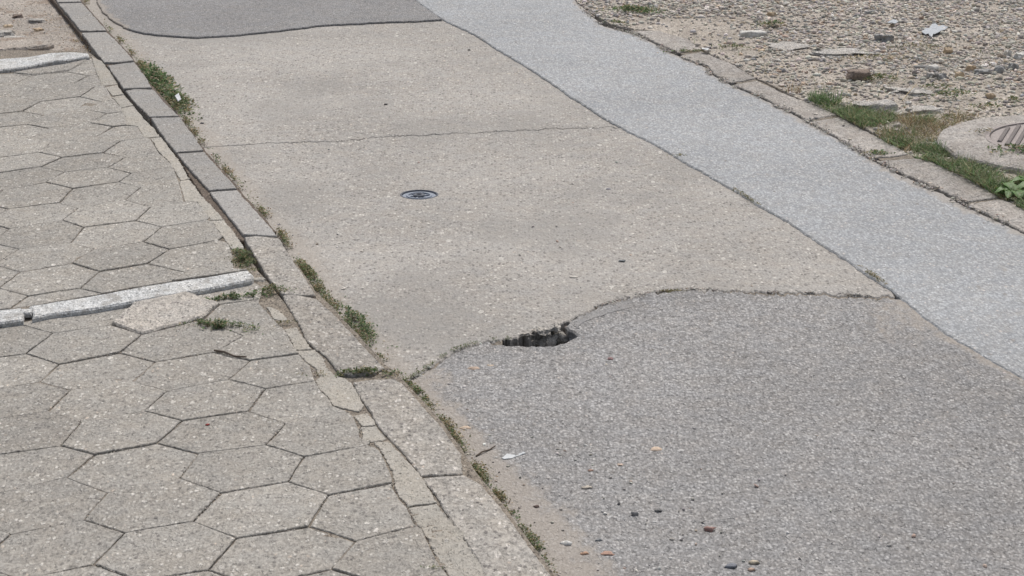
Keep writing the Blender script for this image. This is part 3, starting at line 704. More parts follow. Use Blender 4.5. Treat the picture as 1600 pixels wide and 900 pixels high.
# ================================================================== right kerb stones
G4 = 'low dusty kerb stones between the pale strip and the gravel'
RK = [
 ([(925, 17), (950, 14), (990, 12), (1000, 24), (960, 22), (935, 24)], 'broken kerb fragment under the dirt at the top of the pale strip'),
 ([(985, 47), (1030, 48), (1078, 62), (1100, 76), (1060, 82), (1026, 66), (1000, 53)], 'dirt covered kerb stone, farthest on the right side'),
 ([(1062, 87), (1096, 80), (1112, 87), (1146, 101), (1181, 122), (1142, 129), (1116, 115), (1106, 103), (1092, 98)], 'chipped kerb stone, second from the top on the right side'),
 ([(1146, 132), (1183, 126), (1222, 145), (1262, 160), (1290, 171), (1308, 179), (1263, 187), (1246, 178), (1226, 169), (1190, 150)], 'dusty kerb stone ending at the tall green grass tuft'),
 ([(1266, 190), (1311, 183), (1352, 204), (1387, 222), (1420, 240), (1400, 244), (1364, 246), (1336, 229), (1301, 209)], 'dusty kerb stone below the green grass patch'),
 ([(1368, 251), (1400, 250), (1428, 247), (1452, 250), (1480, 264), (1504, 276), (1536, 292), (1562, 308), (1510, 315), (1476, 299), (1441, 284), (1409, 270), (1389, 259)], 'long dusty kerb stone in front of the manhole'),
 ([(1512, 319), (1566, 311), (1596, 324), (1660, 355), (1660, 388), (1600, 361), (1560, 341)], 'kerb stone cut off by the right edge of the photo'),
]
for k, (pl, lab) in enumerate(RK):
    kerb(pl, lab, G4, M['kerb_r'], z=.016 if k else .014, bev=.0035, amp=.007)

# ================================================================== utility cover
uc = empty('utility_cover', (lid_c[0], lid_c[1], -.0105))
def lathe(name, prof, n=48, mat=None, parent=None, jit=0, wob=0):
    V = []; Fc = []
    for a in range(n):
        t = 2 * math.pi * a / n
        for (r, z) in prof:
            k = 1 + (wob * nz(math.cos(t) * 2, math.sin(t) * 2, 1.3, r) if wob else 0)
            V.append((r * k * math.cos(t), r * k * math.sin(t), z + (jit * nz(r * math.cos(t), r * math.sin(t), 12, 4) if jit else 0)))
    m = len(prof)
    for a in range(n):
        for q in range(m - 1):
            b = (a + 1) % n; Fc.append((a * m + q, a * m + q + 1, b * m + q + 1, b * m + q))
    me = bpy.data.meshes.new(name); me.from_pydata(V, [], Fc)
    bm = bmesh.new(); bm.from_mesh(me); bmesh.ops.remove_doubles(bm, verts=bm.verts, dist=1e-6); bmesh.ops.recalc_face_normals(bm, faces=bm.faces); bm.to_mesh(me); bm.free()
    return mkobj(name, me, mat, parent)
lathe('frame', [(.0785, -.02), (.0785, .0135), (.073, .0145), (.071, .012), (.071, -.02)], 48, M['metal_dark'], uc)
cv = lathe('cover', [(.0705, -.015), (.0705, .003), (.068, .005), (.054, .004), (.052, .008), (.045, .008), (.043, .003), (.026, .002), (.0, .002)], 48, M['metal'], uc)
cv.location.z = .0035
hb = lathe('boss', [(.024, .0), (.024, .009), (.02, .012), (.012, .012), (.010, .006), (0, .006)], 32, M['metal_dark'], cv)
for a in range(6):
    t = a * math.pi / 3 + .3; bm = bmesh.new(); bmesh.ops.create_cube(bm, size=1)
    for v in bm.verts: v.co = Vector((v.co.x * .016, v.co.y * .006, v.co.z * .006))
    bmesh.ops.bevel(bm, geom=bm.edges[:], offset=.0012, segments=2, affect='EDGES')
    me = bpy.data.meshes.new('rib'); bm.to_mesh(me); bm.free(); r = mkobj('rib', me, M['metal'], cv)
    r.location = (.034 * math.cos(t), .034 * math.sin(t), .004); r.rotation_euler.z = t
tag(uc, 'small round blue-grey metal utility cover set in the concrete road', 'utility cover')

# ================================================================== manhole
mh_c = W(1669, 222, .05)
mh = empty('manhole', (mh_c[0], mh_c[1], .0))
RO, RI = .565, .36
lathe('collar', [(RO * 1.01, -.04), (RO * 1.005, .036), (RO * .99, .046), (RO * .95, .052), (RO * .8, .058), (RI * 1.15, .062), (RI * 1.02, .063), (RI, .062), (RI, -.02)], 120,
      M['kerb_r'], mh, jit=.006, wob=.02)
lathe('frame', [(RI - .001, 0), (RI - .001, .064), (RI - .006, .065), (RI - .02, .065), (RI - .022, .06), (RI - .022, 0)], 96, M['cast'], mh)
lathe('cover', [(RI - .024, 0), (RI - .024, .058), (RI - .028, .060), (0, .060)], 96, M['cast'], mh)
cvm = [c for c in mh.children if c.name.startswith('cover')][0]
bm = bmesh.new(); ang = R_(-19)
for i in range(-9, 10):
    for j in range(-18, 19):
        u = i * .040; v = j * .0190
        x = u * math.cos(ang) - v * math.sin(ang); y = u * math.sin(ang) + v * math.cos(ang)
        if math.hypot(x, y) > RI - .045: continue
        g = bmesh.ops.create_cube(bm, size=1)['verts']
        for q in g:
            k = .8 if q.co.z > 0 else 1
            a_, b_ = q.co.x * .022 * k, q.co.y * .0120 * k
            q.co = Vector((x + a_ * math.cos(ang) - b_ * math.sin(ang), y + a_ * math.sin(ang) + b_ * math.cos(ang), .063 + q.co.z * .010))
me = bpy.data.meshes.new('tread'); bm.to_mesh(me); bm.free(); mkobj('tread_pattern', me, M['cast'], cvm)
tag(mh, 'round manhole with ribbed iron cover in a wide raised concrete collar', 'manhole')

# ================================================================== hole rubble
G5 = 'broken concrete lumps inside the pothole'
for k, (px, py, z, s, m_, lab) in enumerate([
    (876, 524, -.045, .050, 'rubble', 'reddish grey lump near the right end of the pothole'),
    (856, 528, -.050, .055, 'rubble', 'pale concrete lump in the middle of the pothole'),
    (838, 530, -.085, .045, 'rubble', 'grey lump low in the middle of the pothole'),
    (828, 533, -.055, .050, 'rubble', 'concrete lump left of the middle of the pothole'),
    (800, 532, -.040, .035, 'rubble', 'small lump near the left end of the pothole'),
    (890, 528, -.090, .040, 'brick', 'dark brown lump at the right end of the pothole'),
    (868, 506, .010, .040, 'rubble', 'broken pale lump on the far rim of the pothole'),
    (846, 512, .009, .038, 'rubble', 'cracked lump on the far rim, left of the pale one'),
    (822, 519, .007, .030, 'rubble', 'small cracked lump on the far rim at the left')]):
    o = chunk('rubble_lump', s * 1.3, s, s * (.8 if z < -.03 else .3), 11 + k * 2.3, .4, .7, M[m_]); x, y = W(px, py, z + (s * .4 if z < -.03 else .008))
    o.location = (x, y, z - s * .2); o.rotation_euler = (k * .37 % .5 - .2, k * .53 % .6 - .3, k * 1.3)
    tag(o, lab, 'rubble', G5)

hx_, hy_ = W(845, 520, -.03); n_ = 420
a_ = rng.normal(0, .10, n_) + hx_; b_ = rng.normal(0, .05, n_) + hy_ + .03
kind(stones('hole_crumbs', a_, b_, rng.uniform(-.09, -.02, n_) - .5 * np.maximum(0, hy_ - b_), rng.uniform(.004, .014, n_), [(3, (.33, .31, .28)), (2, (.20, .17, .15)), (1, (.45, .42, .38))], .8), 'stuff')
# ================================================================== loose stones and litter on the road
def pebble(px, py, size, c, label, cat='pebble', flat=.45, z=.0, group='loose pebbles on the road', name='pebble', elong=1.0, rz=0.0):
    x, y = W(px, py, z); v, f = ico(2); v = v.copy()
    sd_ = px * .013
    for i in range(len(v)):
        q = Vector(v[i]) * 1.3 + Vector((sd_, sd_ * 2, 0)); v[i] *= 1 + .6 * noise.noise(q) + .4 * noise.noise(q * 2.4)
    v = v * np.array([size * (1 + (elong - 1) * .45), size * .85, size * flat]) * .8; v[:, 2] += size * flat * .32
    ca, sa = math.cos(rz), math.sin(rz); v[:, :2] = v[:, :2] @ np.array([[ca, sa], [-sa, ca]])
    me = npmesh(name, v, f, np.tile(np.array(c), (len(v), 1)), True)
    o = mkobj(name, me, M['stone'], None, (x, y, z)); tag(o, label, cat, group); return o
pebble(953, 563, .016, (.26, .17, .165), 'flat reddish brown pebble on the asphalt below the pothole')
pebble(947, 571, .010, (.60, .55, .46), 'small cream pebble touching the reddish one')
pebble(1108, 828, .019, (.30, .19, .165), 'reddish brown pebble on the lower middle asphalt')
pebble(945, 803, .008, (.72, .70, .66), 'small white pebble left of the grey one')
pebble(992, 804, .014, (.30, .29, .285), 'round grey pebble on the lower asphalt', flat=.6)
pebble(1029, 798, .013, (.23, .225, .22), 'dark pebble right of the round grey one')

pebble(936, 845, .012, (.22, .225, .23), 'dark grey flat pebble near the sandy kerb edge')
pebble(1143, 886, .017, (.21, .22, .245), 'blue-grey oval pebble near the bottom edge', elong=1.1)
pebble(1178, 880, .015, (.50, .44, .34), 'cream flat stone right of the blue-grey pebble', elong=1.3)
pebble(1174, 891, .012, (.50, .37, .29), 'pink stone under the cream flat stone')
pebble(886, 851, .018, (.62, .61, .58), 'white flat stone in the sand beside the kerb', elong=1.35, rz=-.3)
pebble(913, 866, .013, (.50, .32, .22), 'orange pebble right of the white flat stone')
pebble(838, 792, .010, (.19, .14, .12), 'brown pebble in the sand beside the kerb')
pebble(1026, 703, .022, (.56, .44, .34), 'long pinkish cream chip in the middle of the asphalt', elong=1.5, flat=.25)
pebble(969, 727, .012, (.52, .41, .33), 'pale pink chip left of the long one', flat=.3)
pebble(922, 736, .010, (.42, .28, .22), 'rust coloured pebble on the left asphalt')
pebble(1050, 843, .009, (.45, .42, .38), 'light grey pebble above the red one')
pebble(1048, 873, .008, (.65, .63, .6), 'tiny white pebble near the bottom middle')
pebble(948, 866, .020, (.42, .27, .21), 'long pink chip right of the orange pebble', elong=1.6, flat=.2)
pebble(740, 577, .021, (.48, .37, .29), 'pink flat chip below the left end of the pothole', elong=1.7, flat=.25)
pebble(766, 572, .012, (.55, .45, .35), 'cream chip right of the pink flat chip', elong=1.3, flat=.3)
pebble(670, 574, .011, (.68, .66, .60), 'white chip in the sand left of the pothole', elong=1.5, rz=-1.0, flat=.35)
pebble(727, 670, .020, (.54, .43, .33), 'cream flat chip beside the kerb above the twig', elong=1.6, flat=.25)
pebble(916, 762, .016, (.50, .45, .38), 'pair like cream chip on the left asphalt', elong=1.3, flat=.25)
pebble(972, 408, .016, (.15, .165, .17), 'dark green-grey stone set in the concrete road', flat=.2, elong=1.3)
pebble(950, 296, .016, (.19, .18, .21), 'dark purple-grey stone set in the upper concrete road', flat=.2, elong=1.3)
pebble(603, 163, .012, (.16, .15, .14), 'small dark stone on the far concrete bay', flat=.3)
pebble(733, 78, .011, (.14, .13, .12), 'small dark stone close to the far asphalt patch', flat=.3)
pebble(316, 193, .012, (.10, .10, .11), 'dark pebble on the concrete below the green weed clump')
pebble(897, 433, .016, (.62, .58, .52), 'white oval stone in the near concrete bay', flat=.2, elong=1.3)
pebble(1452, 287, .014, (.60, .52, .44), 'white stone against the long right kerb stone', z=.012)
pebble(1467, 295, .018, (.62, .53, .45), 'larger cream stone against the long right kerb stone', z=.012, elong=1.4)
pebble(1436, 279, .010, (.60, .55, .5), 'small white stone, leftmost of those along the right kerb', z=.012)
pebble(1507, 313, .010, (.58, .5, .45), 'small cream stone at the joint of the right kerb', z=.02)
pebble(1275, 179, .014, (.66, .60, .53), 'cream stone on top of the kerb at the grass tuft', z=.03, group=None)
pebble(1328, 218, .013, (.62, .56, .47), 'cream stone on the kerb below the grass patch', z=.03, group=None)
pebble(1318, 197, .008, (.08, .075, .075), 'dark little pebble on the kerb below the grass', z=.03, group=None)
pebble(324, 664, .008, (.33, .07, .06), 'tiny red speck of litter on a paver', z=PZ, group=None)
# scattered small pebbles, uncountable, on the roads
def scatter_poly(poly, n):
    xs = [p[0] for p in poly]; ys = [p[1] for p in poly]; X = []; Y = []
    while len(X) < n:
        x = rng.uniform(min(xs), max(xs), n * 2); y = rng.uniform(min(ys), max(ys), n * 2); m = inpoly_np(x, y, poly)
        X += list(x[m]); Y += list(y[m])
    return np.array(X[:n]), np.array(Y[:n])
RP = [(3, (.56, .53, .48)), (2, (.46, .43, .39)), (1, (.34, .32, .30)), (1, (.46, .36, .30)), (1, (.64, .62, .58))]
sx, sy = scatter_poly(pN, 1100)
dd = np.array([polydist(a, b, KRW) for a, b in zip(sx, sy)]); keep = rng.uniform(0, 1, len(sx)) < np.clip(1.2 - dd * 1.4, .12, 1)
sx, sy = sx[keep], sy[keep]
o = stones('small_gravel', sx, sy, np.full(len(sx), .002), rng.gamma(3, .0011, len(sx)) + .0015, RP, .4); kind(o, 'stuff')
sx, sy = scatter_poly(pB, 450)
o = stones('small_gravel', sx, sy, np.full(len(sx), -.0008), rng.gamma(3, .0011, len(sx)) + .0012, RP, .3); kind(o, 'stuff')

# litter: white scrap, twigs
def flat_scrap(name, pts, z, thick, mat, label, cat, lift=.004):
    p = Wl(pts, z); o = slab(name, ragged(p, .008, .002, 50), z + lift, thick, mat, .01, relief(.006, 30), .0006); tag(o, label, cat); return o
M['paper'] = plain('pale_plastic', (.50, .52, .53), .5, .08, 60, 0, .0006)
M['film'] = plain('blue_grey_plastic', (.33, .36, .39), .45, .12, 50, 0, .002)
flat_scrap('litter_scrap', [(784, 717), (792, 712), (804, 711), (819, 707), (821, 710), (808, 714), (800, 717), (788, 719)], 0, .002, M['paper'], 'white scrap of litter on the asphalt edge beside the twig', 'litter')
flat_scrap('plastic_scrap', [(1440, 51), (1446, 46), (1452, 45), (1456, 39), (1462, 38), (1466, 42), (1474, 41), (1481, 44), (1476, 48), (1470, 49), (1465, 53), (1458, 55), (1455, 59), (1450, 54), (1446, 55)], .03, .002, M['film'], 'pale blue-grey plastic sheet lying on the gravel', 'litter', .006)
flat_scrap('plastic_scrap', [(1386, 38), (1396, 33), (1404, 36), (1398, 40)], .03, .002, M['film'], 'small whitish plastic scrap left of the larger sheet', 'litter', .012)
flat_scrap('litter_scrap', [(1096, 77), (1108, 78), (1106, 81), (1097, 79)], .03, .002, M['paper'], 'tiny white strip of litter at the kerb stone end', 'litter', .01)
flat_scrap('litter_scrap', [(274, 168), (280, 165), (284, 174), (279, 178)], .03, .002, M['paper'], 'white plastic scrap caught in the green weed clump', 'litter', .06)
def twig(pts, z, r, mat, label):
    pw = [W(x, y, z) for x, y in pts]; V = []; Fc = []; n = 7
    for i, (x, y) in enumerate(pw):
        a, b = pw[max(0, i - 1)], pw[min(len(pw) - 1, i + 1)]; d = Vector((b[0] - a[0], b[1] - a[1], 0)).normalized(); s = Vector((-d.y, d.x, 0))
        rr = r * (1 - .4 * i / len(pw))
        for k in range(n):
            t = 2 * math.pi * k / n; c = s * math.cos(t) * rr; V.append((x + c.x, y + c.y, z + r + math.sin(t) * rr + .004 * (i % 2)))
    for i in range(len(pw) - 1):
        for k in range(n): Fc.append((i * n + k, i * n + (k + 1) % n, (i + 1) * n + (k + 1) % n, (i + 1) * n + k))
    Fc.append(tuple(range(n))[::-1]); Fc.append(tuple(range((len(pw) - 1) * n, len(pw) * n)))
    o0 = Vector((*pw[0], z)); me = bpy.data.meshes.new('twig'); me.from_pydata([(Vector(v) - o0)[:] for v in V], [], Fc)
    o = mkobj('twig', me, mat, None, o0[:]); tag(o, label, 'twig'); return o
M['bark'] = plain('bark', (.12, .095, .075), .9, .3, 300, 0, .0005)
M['straw'] = plain('straw', (.42, .34, .22), .8, .2, 300, 0, .0003)
twig([(744, 714), (754, 709), (765, 704), (774, 700)], .0, .0028, M['bark'], 'thin dark twig on the sand beside the kerb')
twig([(335, 549), (350, 553), (366, 558), (385, 561)], PZ, .0035, M['bark'], 'short dark brown stick lying in a paver joint')
twig([(772, 780), (780, 790), (787, 799)], .02, .002, M['straw'], 'pale straw stalk lying along the kerb edge')
twig([(1410, 158), (1420, 146), (1432, 132)], .04, .0025, M['straw'], 'yellow straw stalk standing among the slabs in the lot')

# ================================================================== lot: gravel and larger pieces
def scat(n, px0, px1, py0, py1, dens=None):
    xs = []; ys = []
    while len(xs) < n:
        px = rng.uniform(px0, px1, n); yy = rng.uniform(0, 1, n)
        # uniform over the ground
        w0, w1 = W(800, py0, .02)[1], W(800, py1, .02)[1]; Y = w1 + (w0 - w1) * yy
        X0 = W(px0, py1, .02)[0]; X1 = W(px1, py0, .02)[0]; X = rng.uniform(min(X0, 0), X1, n)
        m = inpoly_np(X, Y, lot)
        if dens is not None:
            pr = np.array([dens(*PX(a, b, .02)) if k else 0 for a, b, k in zip(X, Y, m)]); m &= rng.uniform(0, 1, n) < pr
        xs += list(X[m]); ys += list(Y[m])
    return np.array(xs[:n]), np.array(ys[:n])
def dens(px, py):
    if px > 1760 or px < 860: return 0
    d = .25 + .75 * max(0, min(1, (170 - py + (px - 1300) * .12) / 130))
    if py > 190 and px < 1470: d = .35
    v = nz(px * .01, py * .03, 1, 5); d *= 1.0 + 1.0 * v
    if 980 < px < 1180 and 25 < py < 85: d *= .25
    if px < 1070 and 5 < py < 25: d = 1
    return d
def lotz(X, Y): return np.array([.016 + relL(a, b) for a, b in zip(X, Y)])
X, Y = scat(15000, 860, 1760, -25, 300, dens)
o = stones('gravel', X, Y, lotz(X, Y) + .002, np.clip(rng.gamma(4, .0021, len(X)) + .003, .004, .024), GRAVEL, .55); kind(o, 'stuff')
X, Y = scat(9000, 860, 1760, -25, 300, lambda a, b: dens(a, b) * .9 + .1)
o = stones('fine_gravel', X, Y, lotz(X, Y) + .001, rng.uniform(.002, .005, len(X)), GRAVEL, .5); kind(o, 'stuff')
def lotobj(name, px, py, L, Wd, H, mat, label, cat, rz=0, seed=1, rough=.18, cut=0, sink=.004, tilt=(0, 0)):
    x, y = W(px, py, .03); o = chunk(name, L, Wd, H * 1.05, seed, rough * 1.7, .8, mat, cut, 4)
    o.location = (x, y, .016 + relL(x, y) - sink); o.rotation_euler = (tilt[0], tilt[1], rz); tag(o, label, cat); return o
M['slabstone'] = agg('slab_fragment', (.47, .452, .425), cell=150, lfrac=.12, dfrac=.15, light=(.55, .52, .48), dark=(.16, .15, .14), bump=1.3, lowvar=.15)
M['greystone'] = plain('grey_stone', (.33, .325, .315), .9, .3, 70, 0, .003)
M['palestone'] = plain('pale_stone', (.62, .60, .56), .85, .18, 60, 0, .002)
M['tanstone'] = plain('tan_stone', (.50, .39, .27), .85, .2, 60, 0, .002)
lotobj('brick_fragment', 1343, 121, .125, .09, .045, M['brick'], 'dark brown brick fragment with flat grey top on the gravel lot', 'brick', .05, 3, .12)
lotobj('concrete_slab_fragment', 1368, 167, .21, .12, .040, M['slabstone'], 'broken concrete slab with rough grey front above the green grass', 'slab fragment', .08, 6, .16)
lotobj('concrete_slab_fragment', 1444, 170, .16, .10, .022, M['slabstone'], 'long flat pale slab fragment right of the rough grey one', 'slab fragment', .28, 9, .14)
lotobj('concrete_slab_fragment', 1406, 175, .085, .07, .02, M['slabstone'], 'small flat slab piece between the two larger slab fragments', 'slab fragment', .35, 12, .2)
lotobj('concrete_slab_fragment', 1404, 137, .11, .13, .022, M['slabstone'], 'wedge shaped pale slab fragment below the dark shard', 'slab fragment', .5, 15, .3, .5)
lotobj('stone_slab', 1438, 140, .12, .13, .018, M['slabstone'], 'flat grey stone slab right of the wedge shaped fragment', 'stone', .2, 18, .28)
lotobj('stone_slab', 1228, 71, .20, .16, .016, M['slabstone'], 'pale flat slab half buried in the dirt near the kerb', 'slab fragment', .1, 21, .25)
lotobj('stone_slab', 1175, 51, .16, .07, .03, M['palestone'], 'long white slab piece lying beside weeds at the top', 'slab fragment', .15, 24, .15)
lotobj('stone_slab', 1315, 80, .30, .16, .016, M['slabstone'], 'wide flat slab sunk in the dirt above the brick fragment', 'slab fragment', .0, 27, .25)
lotobj('stone_shard', 1383, 62, .085, .075, .035, M['greystone'], 'thin curved dark grey shard propped on the gravel', 'stone', .3, 30, .3, .3)
lotobj('wood_piece', 1361, 18, .10, .025, .018, M['greystone'], 'dark greenish stick lying on the gravel at the top', 'wood', .5, 33, .12)
lotobj('stone', 1457, 117, .05, .05, .03, M['slabstone'], 'grey angular stone left of the dark one', 'stone', .6, 36, .25, .3)
lotobj('stone', 1472, 119, .05, .045, .028, M['greystone'], 'dark angular stone touching the grey one', 'stone', .1, 39, .25)
lotobj('stone', 1499, 117, .04, .04, .03, M['tanstone'], 'rounded tan stone right of the dark angular one', 'stone', .1, 42, .2)
lotobj('stone', 1517, 105, .045, .045, .03, M['tanstone'], 'larger rounded tan stone farther back', 'stone', .8, 45, .2)
lotobj('stone', 1457, 105, .06, .05, .03, M['palestone'], 'pale cream stone behind the grey angular stone', 'stone', .3, 48, .22)
lotobj('stone', 1481, 78, .045, .04, .03, M['tanstone'], 'yellowish stone in the upper gravel', 'stone', .3, 51, .22)
lotobj('stone', 1548, 146, .04, .035, .024, M['tanstone'], 'orange-tan stone on bare dirt above the manhole', 'stone', .3, 54, .22)
lotobj('stone', 1535, 112, .07, .05, .024, M['greystone'], 'flat dark grey stone at the left of the dark stone heap', 'stone', .1, 57, .22)
lotobj('stone', 1562, 110, .05, .05, .03, M['greystone'], 'dark grey stone in the middle of the dark heap', 'stone', .9, 60, .22)
lotobj('stone', 1583, 107, .045, .04, .035, M['greystone'], 'dark grey stone at the right of the dark heap', 'stone', .4, 63, .22)
lotobj('stone', 1575, 83, .035, .03, .03, M['palestone'], 'bright white stone near the right edge of the lot', 'stone', .4, 66, .22)
lotobj('stone', 1596, 88, .07, .05, .03, M['palestone'], 'pale stone cut by the right edge of the photo', 'stone', .4, 69, .22)
lotobj('stone', 1420, 155, .035, .03, .014, M['palestone'], 'small white flat stone beside the straw stalk', 'stone', .1, 72, .2)
lotobj('stone', 1440, 103, .10, .03, .02, M['greystone'], 'long brown-grey stone lying left of the cream stone', 'stone', -.2, 75, .15)
lotobj('stone', 1205, 22, .05, .04, .022, M['tanstone'], 'tan stone at the top left of the gravel', 'stone', .2, 78, .2)

# ================================================================== vegetation
def weed(px, py, L, wd, h, n, label, cols=GREEN, z=.0, ang=0.0, size=(.006, .013), name='weed', cat='weed', group=None, up=.35):
    """clump: leaves on short stems spread over an elongated patch"""
    x, y = W(px, py, z); ro = empty(name, (x, y, z))
    n = int(n * .62); cols = list(cols) + [(w_ * .55, c_) for w_, c_ in DRY[:2]]
    u = rng.normal(0, .42, n) * L; v = rng.normal(0, .38, n) * wd; rr = np.sqrt((u / L) ** 2 + (v / wd) ** 2)
    nn = np.array([nz(a * 30, b * 30, 1, px * .1) for a, b in zip(u, v)]); m = nn > -.12; u, v, rr = u[m], v[m], rr[m]
    X = u * math.cos(ang) - v * math.sin(ang); Y = u * math.sin(ang) + v * math.cos(ang)
    Z = h * np.clip(1 - rr, .05, 1) * rng.uniform(.15, 1, len(X))
    me = leaves('foliage', X, Y, Z, rng.uniform(size[0] * 1.35, size[1] * 1.5, len(X)), cols, .002, .12)
    mkobj('foliage', me, M['leaf'], ro)
    k = len(X) // 6
    if n < 100:
        tag(ro, label, cat, group); return ro
    me = blades('stems', X[:k] * .7, Y[:k] * .7, np.zeros(k), Z[:k] + .006, np.full(k, .0016), [(1, (.10, .12, .04)), (1, (.20, .13, .07))], .5)
    mkobj('stems', me, M['leaf'], ro)
    tag(ro, label, cat, group); return ro
def wdir(a, b): p, q = W(*a), W(*b); return math.atan2(q[1] - p[1], q[0] - p[0])
KA = wdir((320, 220), (240, 110))
weed(250, 134, .62, .085, .07, 5200, 'large bright green weed clump growing against the kerb near the top', z=.0, ang=KA, size=(.008, .016))
weed(282, 163, .30, .07, .05, 2000, 'olive weed clump with white scrap at the lower end of the large one', cols=GREEN + OLIVE, z=.0, ang=KA, size=(.006, .013))
weed(557, 508, .26, .055, .04, 3200, 'green weed clump on the road side of the kerb left of the pothole', z=.0, ang=wdir((580, 540), (530, 480)), size=(.004, .009))
weed(490, 440, .34, .032, .03, 2600, 'dark olive weeds along the kerb stone below the white strip level', cols=OLIVE + GREEN, z=.0, ang=wdir((520, 470), (470, 400)), size=(.004, .008))
weed(379, 405, .17, .06, .028, 3400, 'brown-green moss clump between pavers and kerb above the white strip', cols=OLIVE + GREEN, z=.04, ang=KA, size=(.003, .007), name='moss', cat='moss')
weed(425, 455, .07, .05, .028, 700, 'green weed beside the kerb joint at the white strip end', cols=GREEN + OLIVE, z=.045, size=(.004, .009))
weed(372, 466, .16, .025, .024, 1300, 'thin row of green weeds under the near white strip', z=.045, ang=.25, size=(.004, .009))
weed(340, 511, .14, .05, .028, 2000, 'green weed growing in the joint below the raised pale paver', z=.045, ang=-.15, size=(.004, .009))
weed(313, 506, .06, .04, .015, 350, 'low weed at the right corner of the raised pale paver', cols=GREEN + OLIVE, z=.045, ang=-.15, size=(.003, .007))
weed(441, 504, .05, .025, .014, 350, 'small dark weed in the mortar joint', cols=OLIVE, z=.045, size=(.003, .007))
weed(491, 583, .04, .03, .014, 300, 'small olive weed left of the widest mortar piece', cols=OLIVE, z=.045, size=(.003, .007))
weed(568, 585, .15, .035, .024, 1300, 'green weed filling the gap between two kerb stones', cols=GREEN + OLIVE, z=.04, ang=.1, size=(.004, .009))
weed(745, 742, .12, .03, .022, 900, 'bright green weed at the kerb edge beside the second kerb joint', z=.0, ang=wdir((770, 770), (730, 715)), size=(.004, .008))
weed(788, 790, .12, .024, .018, 700, 'olive weed at the kerb edge next to the straw stalk', cols=OLIVE + GREEN, z=.0, ang=wdir((800, 810), (770, 770)), size=(.003, .008))
weed(832, 850, .17, .03, .022, 1200, 'brownish green weed at the kerb edge near the bottom', cols=OLIVE + GREEN, z=.0, ang=wdir((850, 880), (820, 840)), size=(.003, .008))
weed(650, 612, .14, .025, .018, 800, 'green weed at the kerb edge where the asphalt starts', cols=GREEN + OLIVE, z=.0, ang=wdir((670, 630), (630, 595)), size=(.004, .008))
weed(1050, 457, .07, .03, .010, 450, 'flat mossy weed in the seam right of the pothole', cols=OLIVE, z=.0, size=(.003, .007))
weed(1061, 245, .05, .04, .014, 250, 'little weed at the edge of the pale strip', cols=OLIVE, z=.0, size=(.004, .008))
weed(1165, 307, .22, .018, .010, 500, 'thin line of moss along the left edge of the pale strip', cols=OLIVE, z=.005, ang=wdir((1190, 322), (1140, 290)), size=(.003, .006), name='moss', cat='moss')
weed(1365, 432, .16, .02, .012, 500, 'yellowish moss line at the pale strip above the crack', cols=OLIVE + DRY[:2], z=.005, ang=wdir((1390, 450), (1340, 415)), size=(.003, .006), name='moss', cat='moss')
weed(676, 887 - 0, .03, .01, .006, 80, 'tiny moss spot at the bottom beside the trowel marked mortar', z=PZ, size=(.002, .005), name='moss', cat='moss')
weed(988, 17, .17, .09, .035, 1300, 'dark green weed clump at the top beyond the pale strip', z=.02, ang=-.3, size=(.007, .014))
weed(968, 38, .16, .04, .022, 700, 'green weed along the pale strip edge at the top', cols=GREEN + OLIVE, z=.01, ang=wdir((1000, 46), (940, 30)), size=(.006, .012))
weed(1075, 81, .13, .03, .02, 350, 'small green weed in the gap between the two farthest kerb stones', cols=GREEN + OLIVE, z=.01, ang=.1, size=(.005, .011))
weed(1371, 241, .07, .06, .018, 380, 'small flat weed on the pale strip beside the kerb joint', cols=GREEN, z=.012, size=(.006, .012))
weed(1207, 39, .12, .07, .03, 350, 'green weed right of the long white slab piece', cols=GREEN + OLIVE, z=.03, size=(.007, .014))
weed(1145, 74, .10, .06, .022, 300, 'small olive weed on the dirt beside the second right kerb stone', cols=OLIVE + GREEN, z=.03, size=(.006, .012))
weed(1375, 124, .11, .08, .03, 500, 'green weed beside the brick fragment', cols=GREEN + OLIVE, z=.03, size=(.006, .013))
weed(1488, 148, .14, .06, .03, 600, 'dark green weed on the dirt above the straw coloured grass', cols=GREEN, z=.03, ang=.3, size=(.006, .013))
weed(1462, 137, .10, .05, .025, 350, 'green weed behind the flat grey stone slab', cols=GREEN + OLIVE, z=.03, size=(.006, .012))
weed(1580, 157, .08, .05, .022, 250, 'small round weed above the manhole collar', cols=GREEN + OLIVE, z=.03, size=(.006, .012))
weed(1540, 167, .10, .05, .02, 260, 'sparse olive weed left of the round one above the manhole', cols=OLIVE + GREEN, z=.03, size=(.006, .012))
weed(1378, 92, .25, .09, .02, 450, 'low brownish weeds behind the brick fragment', cols=OLIVE + DRY, z=.03, size=(.006, .012))
weed(1440, 96 - 22, .25, .10, .02, 350, 'olive weeds around the stones in the upper gravel', cols=OLIVE + DRY, z=.03, size=(.006, .012))
weed(1588, 236, .13, .10, .03, 420, 'green weed growing on the manhole collar at the right edge', cols=GREEN + OLIVE, z=.06, size=(.008, .015))
weed(1537, 205, .05, .05, .018, 160, 'dry olive tuft on the manhole collar beside the cover', cols=OLIVE, z=.07, size=(.006, .012))
